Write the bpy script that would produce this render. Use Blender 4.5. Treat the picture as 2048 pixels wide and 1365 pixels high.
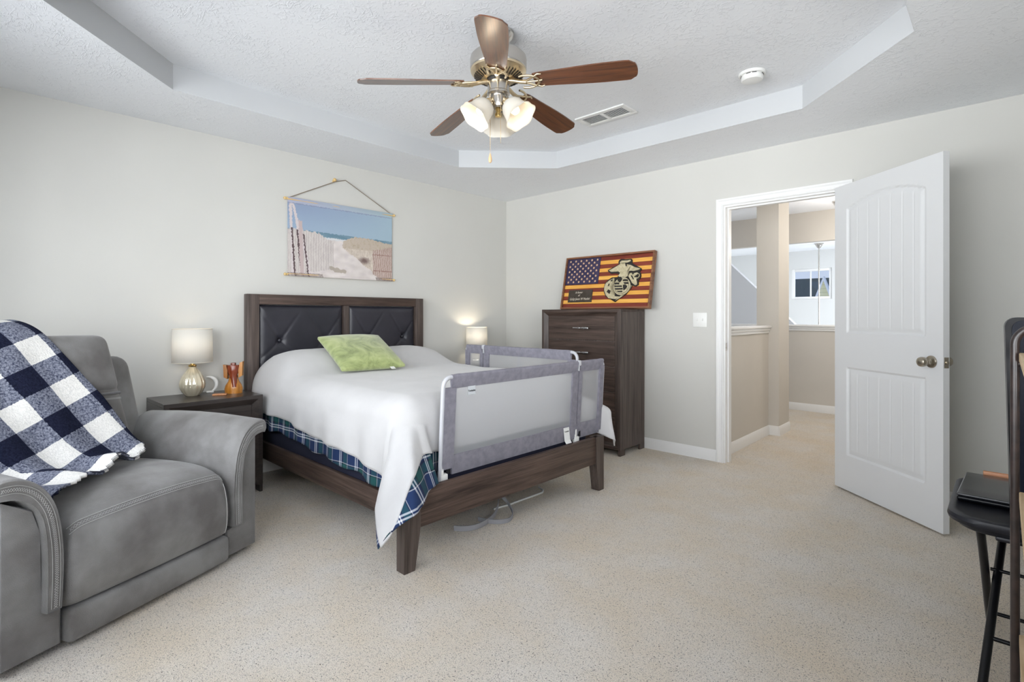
import bpy, bmesh, math, random
import numpy as np
from mathutils import Vector, Matrix, noise

for o in list(bpy.data.objects):
    bpy.data.objects.remove(o)
S = bpy.context.scene
COL = S.collection
R = math.radians
PI = math.pi
random.seed(4)

# ------------------------------------------------------------------ camera
cam_d = bpy.data.cameras.new('camera')
cam_d.sensor_width = 36.0
cam_d.lens = 1041.0 / 2048.0 * 36.0
cam_d.shift_y = -51.5 / 2048.0
cam_d.clip_start = 0.05
cam_d.clip_end = 200
cam = bpy.data.objects.new('camera', cam_d)
COL.objects.link(cam)
cam.location = (4.035, -4.167, 1.175)
cam.rotation_euler = (R(90), 0, math.atan2(986, 1041))
S.camera = cam
# camera axes, used only to find how the ceiling fan happens to be turned
FW = Vector((-986, 1041, 0)).normalized()
RT = Vector((1041, 986, 0)).normalized()

# ------------------------------------------------------------------ view, world, daylight
S.view_settings.view_transform = 'Standard'
S.view_settings.look = 'None'
S.view_settings.exposure = 0.0
S.view_settings.gamma = 1.0
S.view_settings.use_curve_mapping = False
S.cycles.use_denoising = True
S.cycles.max_bounces = 10
S.cycles.diffuse_bounces = 6
S.cycles.transparent_max_bounces = 12
S.cycles.sample_clamp_indirect = 6.0
S.cycles.caustics_reflective = False
S.cycles.caustics_refractive = False

W = bpy.data.worlds.new('sky')
S.world = W
W.use_nodes = True
wn = W.node_tree
bg = wn.nodes['Background']
tc = wn.nodes.new('ShaderNodeTexCoord')
sp = wn.nodes.new('ShaderNodeSeparateXYZ')
rp = wn.nodes.new('ShaderNodeValToRGB')
wn.links.new(tc.outputs['Generated'], sp.inputs[0])
wn.links.new(sp.outputs['Z'], rp.inputs[0])
rp.color_ramp.elements[0].color = (0.62, 0.72, 0.90, 1)
rp.color_ramp.elements[1].color = (0.28, 0.45, 0.85, 1)
rp.color_ramp.elements[1].position = 0.6
wn.links.new(rp.outputs[0], bg.inputs[0])
bg.inputs[1].default_value = 1.0


def light(name, kind, loc, energy, color=(1, 1, 1), rot=(0, 0, 0), size=None, radius=0.03):
    d = bpy.data.lights.new(name, kind)
    d.energy = energy
    d.color = color
    if kind == 'AREA':
        d.shape = 'RECTANGLE'
        d.size, d.size_y = size
    else:
        d.shadow_soft_size = radius
    o = bpy.data.objects.new(name, d)
    o.location = loc
    o.rotation_euler = rot
    COL.objects.link(o)
    return o


# daylight through the windows behind the camera, plus added side, ceiling and foyer fills
light('window_daylight', 'AREA', (2.9, -5.75, 2.15), 230, (0.95, 0.98, 1.0), (R(68), 0, 0), (4.4, 2.6))
light('side_window_fill', 'AREA', (7.2, -5.6, 1.9), 480, (0.95, 0.98, 1.0), (R(82), 0, R(52)), (4.2, 2.8))  # added fill through an unseen side window, lifting bed foot and left wall
light('ceiling_fill_panel', 'AREA', (2.6, -10.0, 0.2), 1400, (0.95, 0.98, 1.0), (R(94), 0, 0), (13.0, 3.0))  # added panel far outside the windows, placed to brighten the ceiling
light('foyer_fill', 'AREA', (4.6, 5.2, 0.9), 420, (0.92, 0.96, 1.0), (R(80), 0, R(90)), (3.0, 3.4))  # added fill that brightens the foyer from out of view


# ------------------------------------------------------------------ materials
def lin(c):
    return tuple((x / 255 / 12.92) if x / 255 <= 0.04045 else ((x / 255 + 0.055) / 1.055) ** 2.4 for x in c)


def rgba(c):
    return lin(c) + (1.0,)


class NT:
    def __init__(s, name):
        s.m = bpy.data.materials.new(name)
        s.m.use_nodes = True
        s.t = s.m.node_tree
        s.b = s.t.nodes['Principled BSDF']

    def n(s, typ, **kw):
        n = s.t.nodes.new('ShaderNode' + typ)
        for k, v in kw.items():
            setattr(n, k, v)
        return n

    def l(s, a, b):
        s.t.links.new(a, b)

    def math(s, op, a, b=None, clamp=False):
        n = s.n('Math', operation=op)
        n.use_clamp = clamp
        for i, x in enumerate((a, b)):
            if x is None:
                continue
            if isinstance(x, (int, float)):
                n.inputs[i].default_value = x
            else:
                s.l(x, n.inputs[i])
        return n.outputs[0]

    def mix(s, f, a, b, blend='MIX'):
        n = s.n('Mix', data_type='RGBA', blend_type=blend)
        for i, x in ((0, f), (6, a), (7, b)):
            if isinstance(x, (int, float)):
                n.inputs[i].default_value = x
            elif isinstance(x, tuple):
                n.inputs[i].default_value = x
            else:
                s.l(x, n.inputs[i])
        return n.outputs[2]

    def coord(s, scale=(1, 1, 1), kind='Object', rot=(0, 0, 0)):
        t = s.n('TexCoord')
        mp = s.n('Mapping')
        mp.inputs['Scale'].default_value = scale
        mp.inputs['Rotation'].default_value = rot
        s.l(t.outputs[kind], mp.inputs[0])
        return mp.outputs[0]

    def noise(s, vec, scale, detail=3, rough=0.55, dist=0.0, typ='FBM'):
        n = s.n('TexNoise', noise_type=typ)
        n.inputs['Scale'].default_value = scale
        n.inputs['Detail'].default_value = detail
        n.inputs['Roughness'].default_value = rough
        n.inputs['Distortion'].default_value = dist
        s.l(vec, n.inputs['Vector'])
        return n.outputs[0]

    def ramp(s, f, stops, interp='LINEAR'):
        n = s.n('ValToRGB')
        cr = n.color_ramp
        cr.interpolation = interp
        while len(cr.elements) < len(stops):
            cr.elements.new(0.5)
        for e, (p, c) in zip(cr.elements, stops):
            e.position = p
            e.color = c if len(c) == 4 else tuple(c) + (1,)
        s.l(f, n.inputs[0])
        return n.outputs[0]

    def bump(s, h, strength=0.3, dist=0.01):
        n = s.n('Bump')
        n.inputs['Strength'].default_value = strength
        n.inputs['Distance'].default_value = dist
        s.l(h, n.inputs['Height'])
        s.l(n.outputs[0], s.b.inputs['Normal'])

    def set(s, **kw):
        for k, v in kw.items():
            s.b.inputs[k.replace('_', ' ')].default_value = v
        return s


def plain(name, c, rough=0.5, metal=0.0, spec=0.5, **kw):
    t = NT(name)
    t.set(Base_Color=rgba(c), Roughness=rough, Metallic=metal)
    t.b.inputs['Specular IOR Level'].default_value = spec
    t.set(**kw)
    return t.m


def mottled(name, c1, c2, rough=0.6, scale=8, bump=0.0, bscale=200, spec=0.4, bdist=0.002, sheen=0.0, lo=0.35, hi=0.65):
    t = NT(name)
    v = t.coord()
    f = t.noise(v, scale, 4)
    t.l(t.ramp(f, [(lo, rgba(c1)), (hi, rgba(c2))]), t.b.inputs['Base Color'])
    t.set(Roughness=rough)
    t.b.inputs['Specular IOR Level'].default_value = spec
    t.b.inputs['Sheen Weight'].default_value = sheen
    if bump:
        t.bump(t.noise(v, bscale, 2), bump, bdist)
    return t.m


def wood(name, dark, light_, axis=0, rough=0.45, grain=1.0, spec=0.4, coat=0.0):
    t = NT(name)
    sc = [30.0, 30.0, 30.0]
    sc[axis] = 1.6
    v = t.coord(tuple(x * grain for x in sc))
    a = t.noise(v, 1.0, 6, 0.65, 0.6)
    sc2 = [170.0, 170.0, 170.0]
    sc2[axis] = 4.0
    v2 = t.coord(tuple(x * grain for x in sc2))
    b = t.noise(v2, 1.0, 3, 0.6)
    f = t.math('ADD', t.math('MULTIPLY', a, 0.65), t.math('MULTIPLY', b, 0.35))
    t.l(t.ramp(f, [(0.36, rgba(dark)), (0.62, rgba(light_))]), t.b.inputs['Base Color'])
    t.set(Roughness=rough)
    t.b.inputs['Specular IOR Level'].default_value = spec
    t.b.inputs['Coat Weight'].default_value = coat
    t.b.inputs['Coat Roughness'].default_value = 0.22
    t.bump(b, 0.12, 0.002)
    return t.m


WALL = mottled('wall_paint', (206, 205, 200), (208, 207, 202), 0.85, 2, 0.06, 90, 0.2, 0.002)
HALLW = mottled('hall_paint', (203, 198, 190), (206, 201, 193), 0.85, 2, 0.05, 90, 0.2, 0.002)
FOYERW = plain('foyer_paint', (214, 215, 214), 0.85, spec=0.2)
TRIM = plain('white_trim', (234, 234, 233), 0.35)
DOORP = plain('door_white', (218, 219, 220), 0.42)
PLASTW = plain('white_plastic', (235, 235, 232), 0.35)


def ceiling_mat(name, c, texture=True):
    t = NT(name)
    t.set(Base_Color=rgba(c), Roughness=0.9)
    t.b.inputs['Specular IOR Level'].default_value = 0.15
    if texture:
        v = t.coord()
        big = t.noise(v, 3.2, 3, 0.6, 0.5)
        fine = t.noise(v, 26, 5, 0.62, 1.6)
        fan_ = t.noise(t.coord((10, 55, 20), rot=(0, 0, 0.5)), 1.0, 4, 0.6, 1.2)
        h = t.math('MULTIPLY', t.ramp(fine, [(0.52, (0, 0, 0)), (0.64, (1, 1, 1))]), t.ramp(big, [(0.42, (0.25, 0.25, 0.25)), (0.62, (1, 1, 1))]))
        h2 = t.math('MULTIPLY', t.ramp(fan_, [(0.55, (0, 0, 0)), (0.66, (1, 1, 1))]), t.ramp(big, [(0.52, (0, 0, 0)), (0.62, (1, 1, 1))]))
        t.bump(t.math('ADD', h, t.math('MULTIPLY', h2, 0.8)), 0.42, 0.006)
    return t.m


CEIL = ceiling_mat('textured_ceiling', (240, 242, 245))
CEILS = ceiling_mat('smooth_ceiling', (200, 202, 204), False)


def carpet_mat():
    t = NT('speckled_carpet')
    v = t.coord()
    a = t.noise(v, 210, 3, 0.7, 0.9)
    b = t.noise(v, 2.6, 4, 0.6)
    c = t.noise(v, 330, 2, 0.6)
    d = t.noise(v, 140, 3, 0.75, 1.6)
    base = t.mix(t.ramp(b, [(0.35, (0, 0, 0)), (0.65, (1, 1, 1))]), rgba((250, 236, 215)), rgba((254, 247, 237)))
    col = t.mix(t.ramp(c, [(0.40, (0.55, 0.55, 0.55)), (0.54, (0, 0, 0))]), base, rgba((204, 188, 168)))  # darker beige speckle: shading between the pile put into the colour
    flk = t.ramp(a, [(0.36, (1, 1, 1)), (0.415, (0, 0, 0))])
    col = t.mix(flk, col, rgba((66, 52, 42)))
    flk2 = t.math('MULTIPLY', t.ramp(d, [(0.33, (1, 1, 1)), (0.39, (0, 0, 0))]), 0.9)
    col = t.mix(flk2, col, rgba((52, 42, 36)))
    t.l(col, t.b.inputs['Base Color'])
    t.set(Roughness=1.0)
    t.b.inputs['Specular IOR Level'].default_value = 0.05
    t.b.inputs['Sheen Weight'].default_value = 0.2
    t.bump(t.math('ADD', a, t.math('MULTIPLY', c, 0.5)), 0.8, 0.012)
    return t.m


CARPET = carpet_mat()

DWX = wood('dark_wood_x', (44, 34, 30), (92, 76, 68), 0)
DWY = wood('dark_wood_y', (46, 35, 31), (98, 80, 71), 1)
DWZ = wood('dark_wood_z', (52, 43, 40), (100, 88, 82), 2)
NSX = wood('night_wood_x', (32, 27, 26), (62, 54, 50), 0, 0.28, spec=0.6)
NSY = wood('night_wood_y', (34, 29, 28), (66, 57, 53), 1, 0.28, spec=0.6)
BLADE = wood('fan_blade_wood', (58, 30, 15), (124, 72, 36), 0, 0.42, 1.0, 0.7, 0.8)
OAK = wood('light_wood', (176, 148, 112), (216, 192, 156), 1, 0.55)
LEATHER = mottled('grey_suede', (96, 93, 91), (132, 131, 130), 0.52, 4.5, 0.5, 300, 0.35, 0.003, 0.25)
LEATHERD = mottled('grey_suede_band', (94, 93, 94), (112, 111, 112), 0.62, 5, 0.25, 320, 0.35, 0.002, 0.25)
STITCH = plain('pale_thread', (176, 176, 174), 0.8)
BLACKL = mottled('black_faux_leather', (41, 41, 48), (49, 48, 56), 0.36, 6, 0.1, 300, 0.5)
WHITEB = mottled('white_fleece', (194, 193, 193), (199, 198, 198), 0.95, 6, 0.25, 260, 0.1, 0.003, 0.3)
NAVY = plain('navy_fabric', (24, 27, 48), 0.9)
GREYF = mottled('grey_rail_fabric', (122, 120, 130), (136, 134, 145), 0.6, 30, 0.1, 500, 0.3)
RAILTUBE = plain('grey_rail_tube', (188, 189, 194), 0.35)
NICKEL = plain('brushed_nickel', (196, 192, 186), 0.24, 1.0)
BRASS = plain('warm_brass', (214, 184, 120), 0.22, 1.0)
WARMNI = plain('warm_nickel', (222, 204, 172), 0.32, 1.0)
DKMET = plain('dark_slot', (40, 34, 28), 0.6)
CHROME = plain('chrome', (220, 220, 222), 0.12, 1.0)
BLKPL = mottled('black_plastic', (20, 21, 27), (28, 29, 36), 0.42, 20, 0.1, 400, spec=0.35)
BLKGL = plain('black_gloss', (8, 9, 14), 0.30, spec=0.22)
BLKTUBE = plain('black_tube', (14, 14, 17), 0.3, spec=0.3)
BROWNTUBE = mottled('bronze_tube', (34, 27, 26), (58, 46, 43), 0.3, 30, spec=0.6)
GREEN = None


def green_fur():
    t = NT('green_plush')
    v = t.coord()
    a = t.noise(v, 7, 5, 0.6, 1.2)
    b = t.noise(v, 160, 3, 0.7)
    col = t.ramp(a, [(0.30, rgba((112, 126, 74))), (0.52, rgba((160, 171, 112))), (0.7, rgba((184, 193, 134)))])
    t.l(col, t.b.inputs['Base Color'])
    t.set(Roughness=0.95)
    t.b.inputs['Sheen Weight'].default_value = 0.5
    t.bump(t.math('ADD', a, t.math('MULTIPLY', b, 0.35)), 0.5, 0.012)
    return t.m


GREEN = green_fur()


def mesh_net():
    t = NT('rail_mesh_net')
    tr = t.n('BsdfTransparent')
    df = t.n('BsdfDiffuse')
    df.inputs[0].default_value = rgba((226, 227, 230))
    tl = t.n('BsdfTranslucent')
    tl.inputs[0].default_value = rgba((226, 227, 230))
    m2 = t.n('MixShader')
    t.l(df.outputs[0], m2.inputs[1])
    t.l(tl.outputs[0], m2.inputs[2])
    mx = t.n('MixShader')
    mx.inputs[0].default_value = 0.38
    t.l(tr.outputs[0], mx.inputs[1])
    t.l(m2.outputs[0], mx.inputs[2])
    out = [n for n in t.t.nodes if n.type == 'OUTPUT_MATERIAL'][0]
    t.l(mx.outputs[0], out.inputs[0])
    return t.m


NET = mesh_net()


def shade_mat(name, c, trans=0.45, emis=0.0, ecol=(255, 236, 205), alpha=0.0):
    t = NT(name)
    df = t.n('BsdfDiffuse')
    df.inputs[0].default_value = rgba(c)
    tl = t.n('BsdfTranslucent')
    tl.inputs[0].default_value = rgba(c)
    mx = t.n('MixShader')
    mx.inputs[0].default_value = trans
    t.l(df.outputs[0], mx.inputs[1])
    t.l(tl.outputs[0], mx.inputs[2])
    last = mx.outputs[0]
    if alpha:
        tr = t.n('BsdfTransparent')
        m3 = t.n('MixShader')
        m3.inputs[0].default_value = alpha
        t.l(last, m3.inputs[1])
        t.l(tr.outputs[0], m3.inputs[2])
        last = m3.outputs[0]
    out = [n for n in t.t.nodes if n.type == 'OUTPUT_MATERIAL'][0]
    t.l(last, out.inputs[0])
    return t.m


SHADE = shade_mat('linen_shade', (248, 246, 241), 0.5)
FROST = shade_mat('frosted_glass', (214, 212, 206), 0.30, alpha=0.10)


def emit(name, c, s):
    t = NT(name)
    t.set(Base_Color=rgba(c), Emission_Color=rgba(c), Emission_Strength=s)
    return t.m


BULB = emit('lit_bulb', (255, 232, 196), 1.1)


def glass(name, c, rough=0.05):
    t = NT(name)
    t.set(Base_Color=rgba(c), Roughness=rough, IOR=1.3)
    t.b.inputs['Transmission Weight'].default_value = 0.75
    t.b.inputs['Metallic'].default_value = 0.25
    return t.m


AMBERG = plain('mercury_glass', (240, 230, 204), 0.10, 0.6, Coat_Weight=0.6)


def pane_mat():
    t = NT('window_glass')
    tr = t.n('BsdfTransparent')
    gl = t.n('BsdfGlossy')
    gl.inputs[1].default_value = 0.02
    mx = t.n('MixShader')
    mx.inputs[0].default_value = 0.06
    t.l(tr.outputs[0], mx.inputs[1])
    t.l(gl.outputs[0], mx.inputs[2])
    out = [n for n in t.t.nodes if n.type == 'OUTPUT_MATERIAL'][0]
    t.l(mx.outputs[0], out.inputs[0])
    return t.m


PANE = pane_mat()


def uvstripes(t, coord, period, stops):
    """constant-colour stripes along one UV axis"""
    f = t.math('FRACT', t.math('DIVIDE', coord, period))
    return t.ramp(f, stops, 'CONSTANT')


def plaid_mat():
    t = NT('tartan_sheet')
    tc = t.n('TexCoord')
    sx = t.n('SeparateXYZ')
    t.l(tc.outputs['UV'], sx.inputs[0])
    nv, gr, dk = rgba((18, 42, 84)), rgba((18, 76, 76)), rgba((12, 18, 36))
    st = [(0.0, nv), (0.30, dk), (0.36, gr), (0.62, dk), (0.68, nv)]
    a = uvstripes(t, sx.outputs[0], 0.15, st)
    b = uvstripes(t, sx.outputs[1], 0.15, st)
    col = t.mix(0.5, a, b)
    ws = [(0.0, (0, 0, 0)), (0.10, (0.8,) * 3), (0.15, (0, 0, 0)), (0.20, (0.8,) * 3), (0.25, (0, 0, 0)), (0.66, (0.6,) * 3), (0.685, (0, 0, 0))]
    wa = uvstripes(t, sx.outputs[0], 0.15, ws)
    wb = uvstripes(t, sx.outputs[1], 0.15, ws)
    w = t.math('ADD', t.math('MULTIPLY', wa, 0.62), t.math('MULTIPLY', wb, 0.62), True)
    col = t.mix(w, col, rgba((222, 226, 232)))
    t.l(col, t.b.inputs['Base Color'])
    t.set(Roughness=0.9)
    return t.m


PLAID = plaid_mat()


def check_mat():
    t = NT('buffalo_check_fleece')
    tc = t.n('TexCoord')
    sx = t.n('SeparateXYZ')
    t.l(tc.outputs['UV'], sx.inputs[0])
    nz = t.noise(t.coord(), 130, 4, 0.75)
    wob = t.math('MULTIPLY', t.math('SUBTRACT', nz, 0.5), 0.012)
    per = 0.222
    fa = t.math('GREATER_THAN', t.math('FRACT', t.math('DIVIDE', t.math('ADD', sx.outputs[0], wob), per)), 0.5)
    fb = t.math('GREATER_THAN', t.math('FRACT', t.math('DIVIDE', t.math('ADD', sx.outputs[1], wob), per)), 0.5)
    f = t.math('ADD', t.math('MULTIPLY', fa, 0.5), t.math('MULTIPLY', fb, 0.5))
    mid = t.ramp(nz, [(0.36, rgba((40, 47, 72))), (0.62, rgba((150, 154, 168)))])
    dark = t.ramp(nz, [(0.3, rgba((14, 17, 32))), (0.75, rgba((40, 44, 66)))])
    white = t.ramp(nz, [(0.3, rgba((214, 213, 209))), (0.6, rgba((236, 234, 229)))])
    col = t.mix(t.math('GREATER_THAN', f, 0.25), white, mid)
    col = t.mix(t.math('GREATER_THAN', f, 0.75), col, dark)
    t.l(col, t.b.inputs['Base Color'])
    t.set(Roughness=1.0)
    t.b.inputs['Specular IOR Level'].default_value = 0.1
    t.bump(nz, 0.7, 0.008)
    return t.m


CHECK = check_mat()


# ------------------------------------------------------------------ mesh builder
class B:
    def __init__(s):
        s.bm = bmesh.new()
        s.uv = None
        s.mi = 0

    def _f(s, vs):
        try:
            f = s.bm.faces.new(vs)
            f.material_index = s.mi
            return f
        except ValueError:
            return None

    def box(s, c, d, bev=0.0, rot=None, seg=2):
        M = Matrix.Translation(Vector(c))
        if rot is not None:
            M = M @ rot.to_4x4()
        M = M @ Matrix.Diagonal((d[0], d[1], d[2], 1))
        n0 = set(s.bm.faces)
        r = bmesh.ops.create_cube(s.bm, size=1.0, matrix=M)
        if bev:
            es = list({e for v in r['verts'] for e in v.link_edges})
            bmesh.ops.bevel(s.bm, geom=es, offset=bev, segments=seg, affect='EDGES', profile=0.5)
        for f in s.bm.faces:
            if f not in n0:
                f.material_index = s.mi
        return s

    def bx(s, x0, x1, y0, y1, z0, z1, bev=0.0, seg=2):
        return s.box(((x0 + x1) / 2, (y0 + y1) / 2, (z0 + z1) / 2), (abs(x1 - x0), abs(y1 - y0), abs(z1 - z0)), bev, None, seg)

    def loft(s, loops, cap0=True, cap1=True, closed=True, ring=False):
        rows = [[s.bm.verts.new(p) for p in lp] for lp in loops]
        n = len(rows[0])
        m = len(rows)
        for i in range(m if ring else m - 1):
            a, b = rows[i], rows[(i + 1) % m]
            for j in range(n if closed else n - 1):
                k = (j + 1) % n
                s._f([a[j], a[k], b[k], b[j]])
        if closed and not ring:
            if cap0:
                s._f(list(reversed(rows[0])))
            if cap1:
                s._f(rows[-1])
        return s

    def tube(s, pts, r, seg=10, ring=False, cap=True):
        pts = [Vector(p) for p in pts]
        n = len(pts)
        loops = []
        up = None
        for i, p in enumerate(pts):
            if ring:
                t = (pts[(i + 1) % n] - pts[i - 1]).normalized()
            elif i == 0:
                t = (pts[1] - pts[0]).normalized()
            elif i == n - 1:
                t = (pts[-1] - pts[-2]).normalized()
            else:
                t = ((pts[i + 1] - p).normalized() + (p - pts[i - 1]).normalized()).normalized()
            if up is None:
                up = Vector((0, 0, 1)) if abs(t.z) < 0.9 else Vector((1, 0, 0))
            x = t.cross(up).normalized()
            y = x.cross(t).normalized()
            up = y
            rr = r[i] if isinstance(r, (list, tuple)) else r
            loops.append([p + (x * math.cos(2 * PI * k / seg) + y * math.sin(2 * PI * k / seg)) * rr for k in range(seg)])
        s.loft(loops, cap, cap, True, ring)
        return s

    def lathe(s, prof, seg=32, M=None, fn=None):
        """revolve [(r, z)] about Z; fn(angle, r, z) may change the radius"""
        M = M or Matrix.Identity(4)
        loops = []
        for r, z in prof:
            r = max(r, 1e-4)
            lp = []
            for k in range(seg):
                a = 2 * PI * k / seg
                q = fn(a, r, z) if fn else r
                lp.append(M @ Vector((q * math.cos(a), q * math.sin(a), z)))
            loops.append(lp)
        return s.loft(loops, prof[0][0] > 1e-3, prof[-1][0] > 1e-3)

    def cyl(s, p0, p1, r0, r1=None, seg=20):
        return s.tube([p0, p1], [r0, r0 if r1 is None else r1], seg)

    def prism(s, poly, fr, d0, d1):
        """extrude 2-D polygon; fr maps (a, b, depth) to a point"""
        lo = [fr(a, b, d0) for a, b in poly]
        hi = [fr(a, b, d1) for a, b in poly]
        return s.loft([lo, hi])

    def grid(s, fn, nu, nv, uvfn=None):
        vs = [[s.bm.verts.new(fn(i / nu, j / nv)) for j in range(nv + 1)] for i in range(nu + 1)]
        if uvfn and s.uv is None:
            s.uv = s.bm.loops.layers.uv.new('UVMap')
        for i in range(nu):
            for j in range(nv):
                f = s._f([vs[i][j], vs[i + 1][j], vs[i + 1][j + 1], vs[i][j + 1]])
                if f and uvfn:
                    for lp, (a, b) in zip(f.loops, ((i, j), (i + 1, j), (i + 1, j + 1), (i, j + 1))):
                        lp[s.uv].uv = uvfn(a / nu, b / nv)
        return s

    def pad(s, c, d, r, n=10, puff=(0, 0, 0), rot=None, fn=None):
        """soft box: a rounded block whose faces swell by puff"""
        h = [x / 2 for x in d]
        r = min(r, *h)
        ts = []
        for hh in h:
            m = max(n, 4)
            edge = [-hh + r * (1 - math.cos(PI / 2 * k / 4)) for k in range(5)]
            mid = [(-hh + r) + (2 * hh - 2 * r) * k / m for k in range(1, m)]
            ts.append(edge + mid + [-x for x in reversed(edge)])
        M = Matrix.Translation(Vector(c))
        if rot is not None:
            M = M @ rot.to_4x4()
        cache = {}

        def vert(p):
            key = tuple(round(x, 6) for x in p)
            if key in cache:
                return cache[key]
            q = [max(-hh + r, min(hh - r, x)) for x, hh in zip(p, h)]
            dv = Vector([a - b for a, b in zip(p, q)])
            if dv.length > 1e-9:
                dv = dv.normalized() * r
            o = Vector(q) + dv
            u = [o[i] / h[i] for i in range(3)]
            k = [max(0, 1 - x * x) for x in u]
            o = Vector((o.x + puff[0] * u[0] * k[1] * k[2], o.y + puff[1] * u[1] * k[0] * k[2], o.z + puff[2] * u[2] * k[0] * k[1]))
            if fn:
                o = fn(o, u)
            v = s.bm.verts.new(M @ o)
            cache[key] = v
            return v

        for ax in range(3):
            a, b = (ax + 1) % 3, (ax + 2) % 3
            for sg in (-1, 1):
                for i in range(len(ts[a]) - 1):
                    for j in range(len(ts[b]) - 1):
                        q = []
                        for ii, jj in ((i, j), (i + 1, j), (i + 1, j + 1), (i, j + 1)):
                            p = [0, 0, 0]
                            p[ax] = sg * h[ax]
                            p[a] = ts[a][ii]
                            p[b] = ts[b][jj]
                            q.append(vert(p))
                        if sg < 0:
                            q.reverse()
                        q2 = []
                        for v in q:
                            if v not in q2:
                                q2.append(v)
                        if len(q2) >= 3:
                            s._f(q2)
        return s

    def done(s, name, mats, parent=None, smooth=38, loc=None, fix=True):
        if fix:
            bmesh.ops.recalc_face_normals(s.bm, faces=s.bm.faces)
        me = bpy.data.meshes.new(name)
        s.bm.to_mesh(me)
        s.bm.free()
        for m in (mats if isinstance(mats, (list, tuple)) else [mats]):
            me.materials.append(m)
        if smooth:
            me.polygons.foreach_set('use_smooth', [True] * len(me.polygons))
            if smooth < 180:
                me.set_sharp_from_angle(angle=R(smooth))
        o = bpy.data.objects.new(name, me)
        COL.objects.link(o)
        if parent:
            o.parent = parent
        if loc:
            o.location = loc
        return o


def tag(o, label, cat, group=None):
    o['label'] = label
    o['category'] = cat
    if group:
        o['group'] = group
    return o


def thing(name, label, cat, loc=(0, 0, 0), rz=0.0, group=None):
    o = bpy.data.objects.new(name, None)
    COL.objects.link(o)
    o.location = loc
    o.rotation_euler = (0, 0, rz)
    o.empty_display_size = 0.1
    return tag(o, label, cat, group)


def struct(o):
    o['kind'] = 'structure'
    return o


def solidify(o, t, off=-1):
    m = o.modifiers.new('thickness', 'SOLIDIFY')
    m.thickness = t
    m.offset = off
    return o


def subsurf(o, lv=1):
    m = o.modifiers.new('smooth', 'SUBSURF')
    m.levels = m.render_levels = lv
    return o


def text_mesh(name, body, size, M, mat, parent, shear=0.0, depth=0.0006, align='CENTER', sx=1.0):
    cu = bpy.data.curves.new(name, 'FONT')
    cu.body = body
    cu.size = size
    cu.shear = shear
    cu.align_x = align
    cu.align_y = 'CENTER'
    cu.extrude = depth
    tmp = bpy.data.objects.new(name + '_tmp', cu)
    COL.objects.link(tmp)
    dg = bpy.context.evaluated_depsgraph_get()
    me = bpy.data.meshes.new_from_object(tmp.evaluated_get(dg))
    bpy.data.objects.remove(tmp)
    bpy.data.curves.remove(cu)
    me.transform(M @ Matrix.Diagonal((sx, 1, 1, 1)))
    me.name = name
    me.materials.clear()
    me.materials.append(mat)
    o = bpy.data.objects.new(name, me)
    COL.objects.link(o)
    o.parent = parent
    return o


def frame3(o, ax, ay, az):
    return Matrix(((ax[0], ay[0], az[0], o[0]), (ax[1], ay[1], az[1], o[1]), (ax[2], ay[2], az[2], o[2]), (0, 0, 0, 1)))


# ------------------------------------------------------------------ room shell
H = 2.44
XR, YF = 4.39, -4.62
DX0, DX1, DZ = 2.405, 3.235, 2.05        # door opening


def window(name, c, half, z0, z1, axis, mull):
    """white frame with sash bars round one pane; axis 0 = runs along x, 1 = along y"""
    root = bpy.data.objects.new(name, None)
    COL.objects.link(root)
    struct(root)
    zc = (z0 + z1) / 2

    def fr(a, t, z):
        return (a, t, z) if axis == 0 else (t, a, z)
    b = B()

    def bar(a0, a1, zz0, zz1, t=0.06):
        p, q = fr(a0, -t / 2, zz0), fr(a1, t / 2, zz1)
        b.bx(min(p[0], q[0]), max(p[0], q[0]), min(p[1], q[1]), max(p[1], q[1]), zz0, zz1, 0.004)
    w = 0.05
    bar(-half, -half + w, z0, z1)
    bar(half - w, half, z0, z1)
    bar(-half + w, half - w, z0, z0 + w)
    bar(-half + w, half - w, z1 - w, z1)
    for m in mull:
        bar(m - 0.012, m + 0.012, z0 + w, z1 - w, 0.03)
    b.done('window_frame', TRIM, root)
    b = B()
    p, q = fr(-half + w, -0.003, z0 + w), fr(half - w, 0.003, z1 - w)
    b.bx(min(p[0], q[0]), max(p[0], q[0]), min(p[1], q[1]), max(p[1], q[1]), z0 + w, z1 - w)
    b.done('window_pane', PANE, root, 0)
    root.location = c
    return root


def shell(name, boxes, mat):
    b = B()
    for q in boxes:
        b.bx(*q)
    return struct(b.done(name, mat, smooth=0))


shell('floor', [(-0.12, XR + 0.12, YF - 0.12, 0.06, -0.1, 0), (2.23, 3.75, 0.06, 3.06, -0.1, 0), (1.6, 2.23, 1.6, 3.06, -0.1, 0)], CARPET)
shell('wall_left', [(-0.12, 0, YF - 0.12, 0.12, 0, 2.7)], WALL)
shell('wall_back', [(0, DX0, 0, 0.12, 0, 2.7), (DX1, XR, 0, 0.12, 0, 2.7), (DX0, DX1, 0, 0.12, DZ, 2.7)], WALL)
WZ0, WZ1 = 0.68, 2.22
shell('wall_front', [(0, XR, YF - 0.12, YF, 0, WZ0), (0, XR, YF - 0.12, YF, WZ1, 2.7), (0, 0.85, YF - 0.12, YF, WZ0, WZ1),
                     (2.4, 2.52, YF - 0.12, YF, WZ0, WZ1), (4.07, XR, YF - 0.12, YF, WZ0, WZ1)], WALL)
shell('wall_right', [(XR, XR + 0.12, YF - 0.12, 0.12, 0, 0.85), (XR, XR + 0.12, YF - 0.12, 0.12, 2.25, 2.7),
                     (XR, XR + 0.12, YF - 0.12, -4.2, 0.85, 2.25), (XR, XR + 0.12, -2.5, 0.12, 0.85, 2.25)], WALL)
window('added_side_window', (XR + 0.06, -3.35, 0), 0.85, 0.85, 2.25, 1, (0.0,))  # unseen side window, added to bring in light from the right


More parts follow.
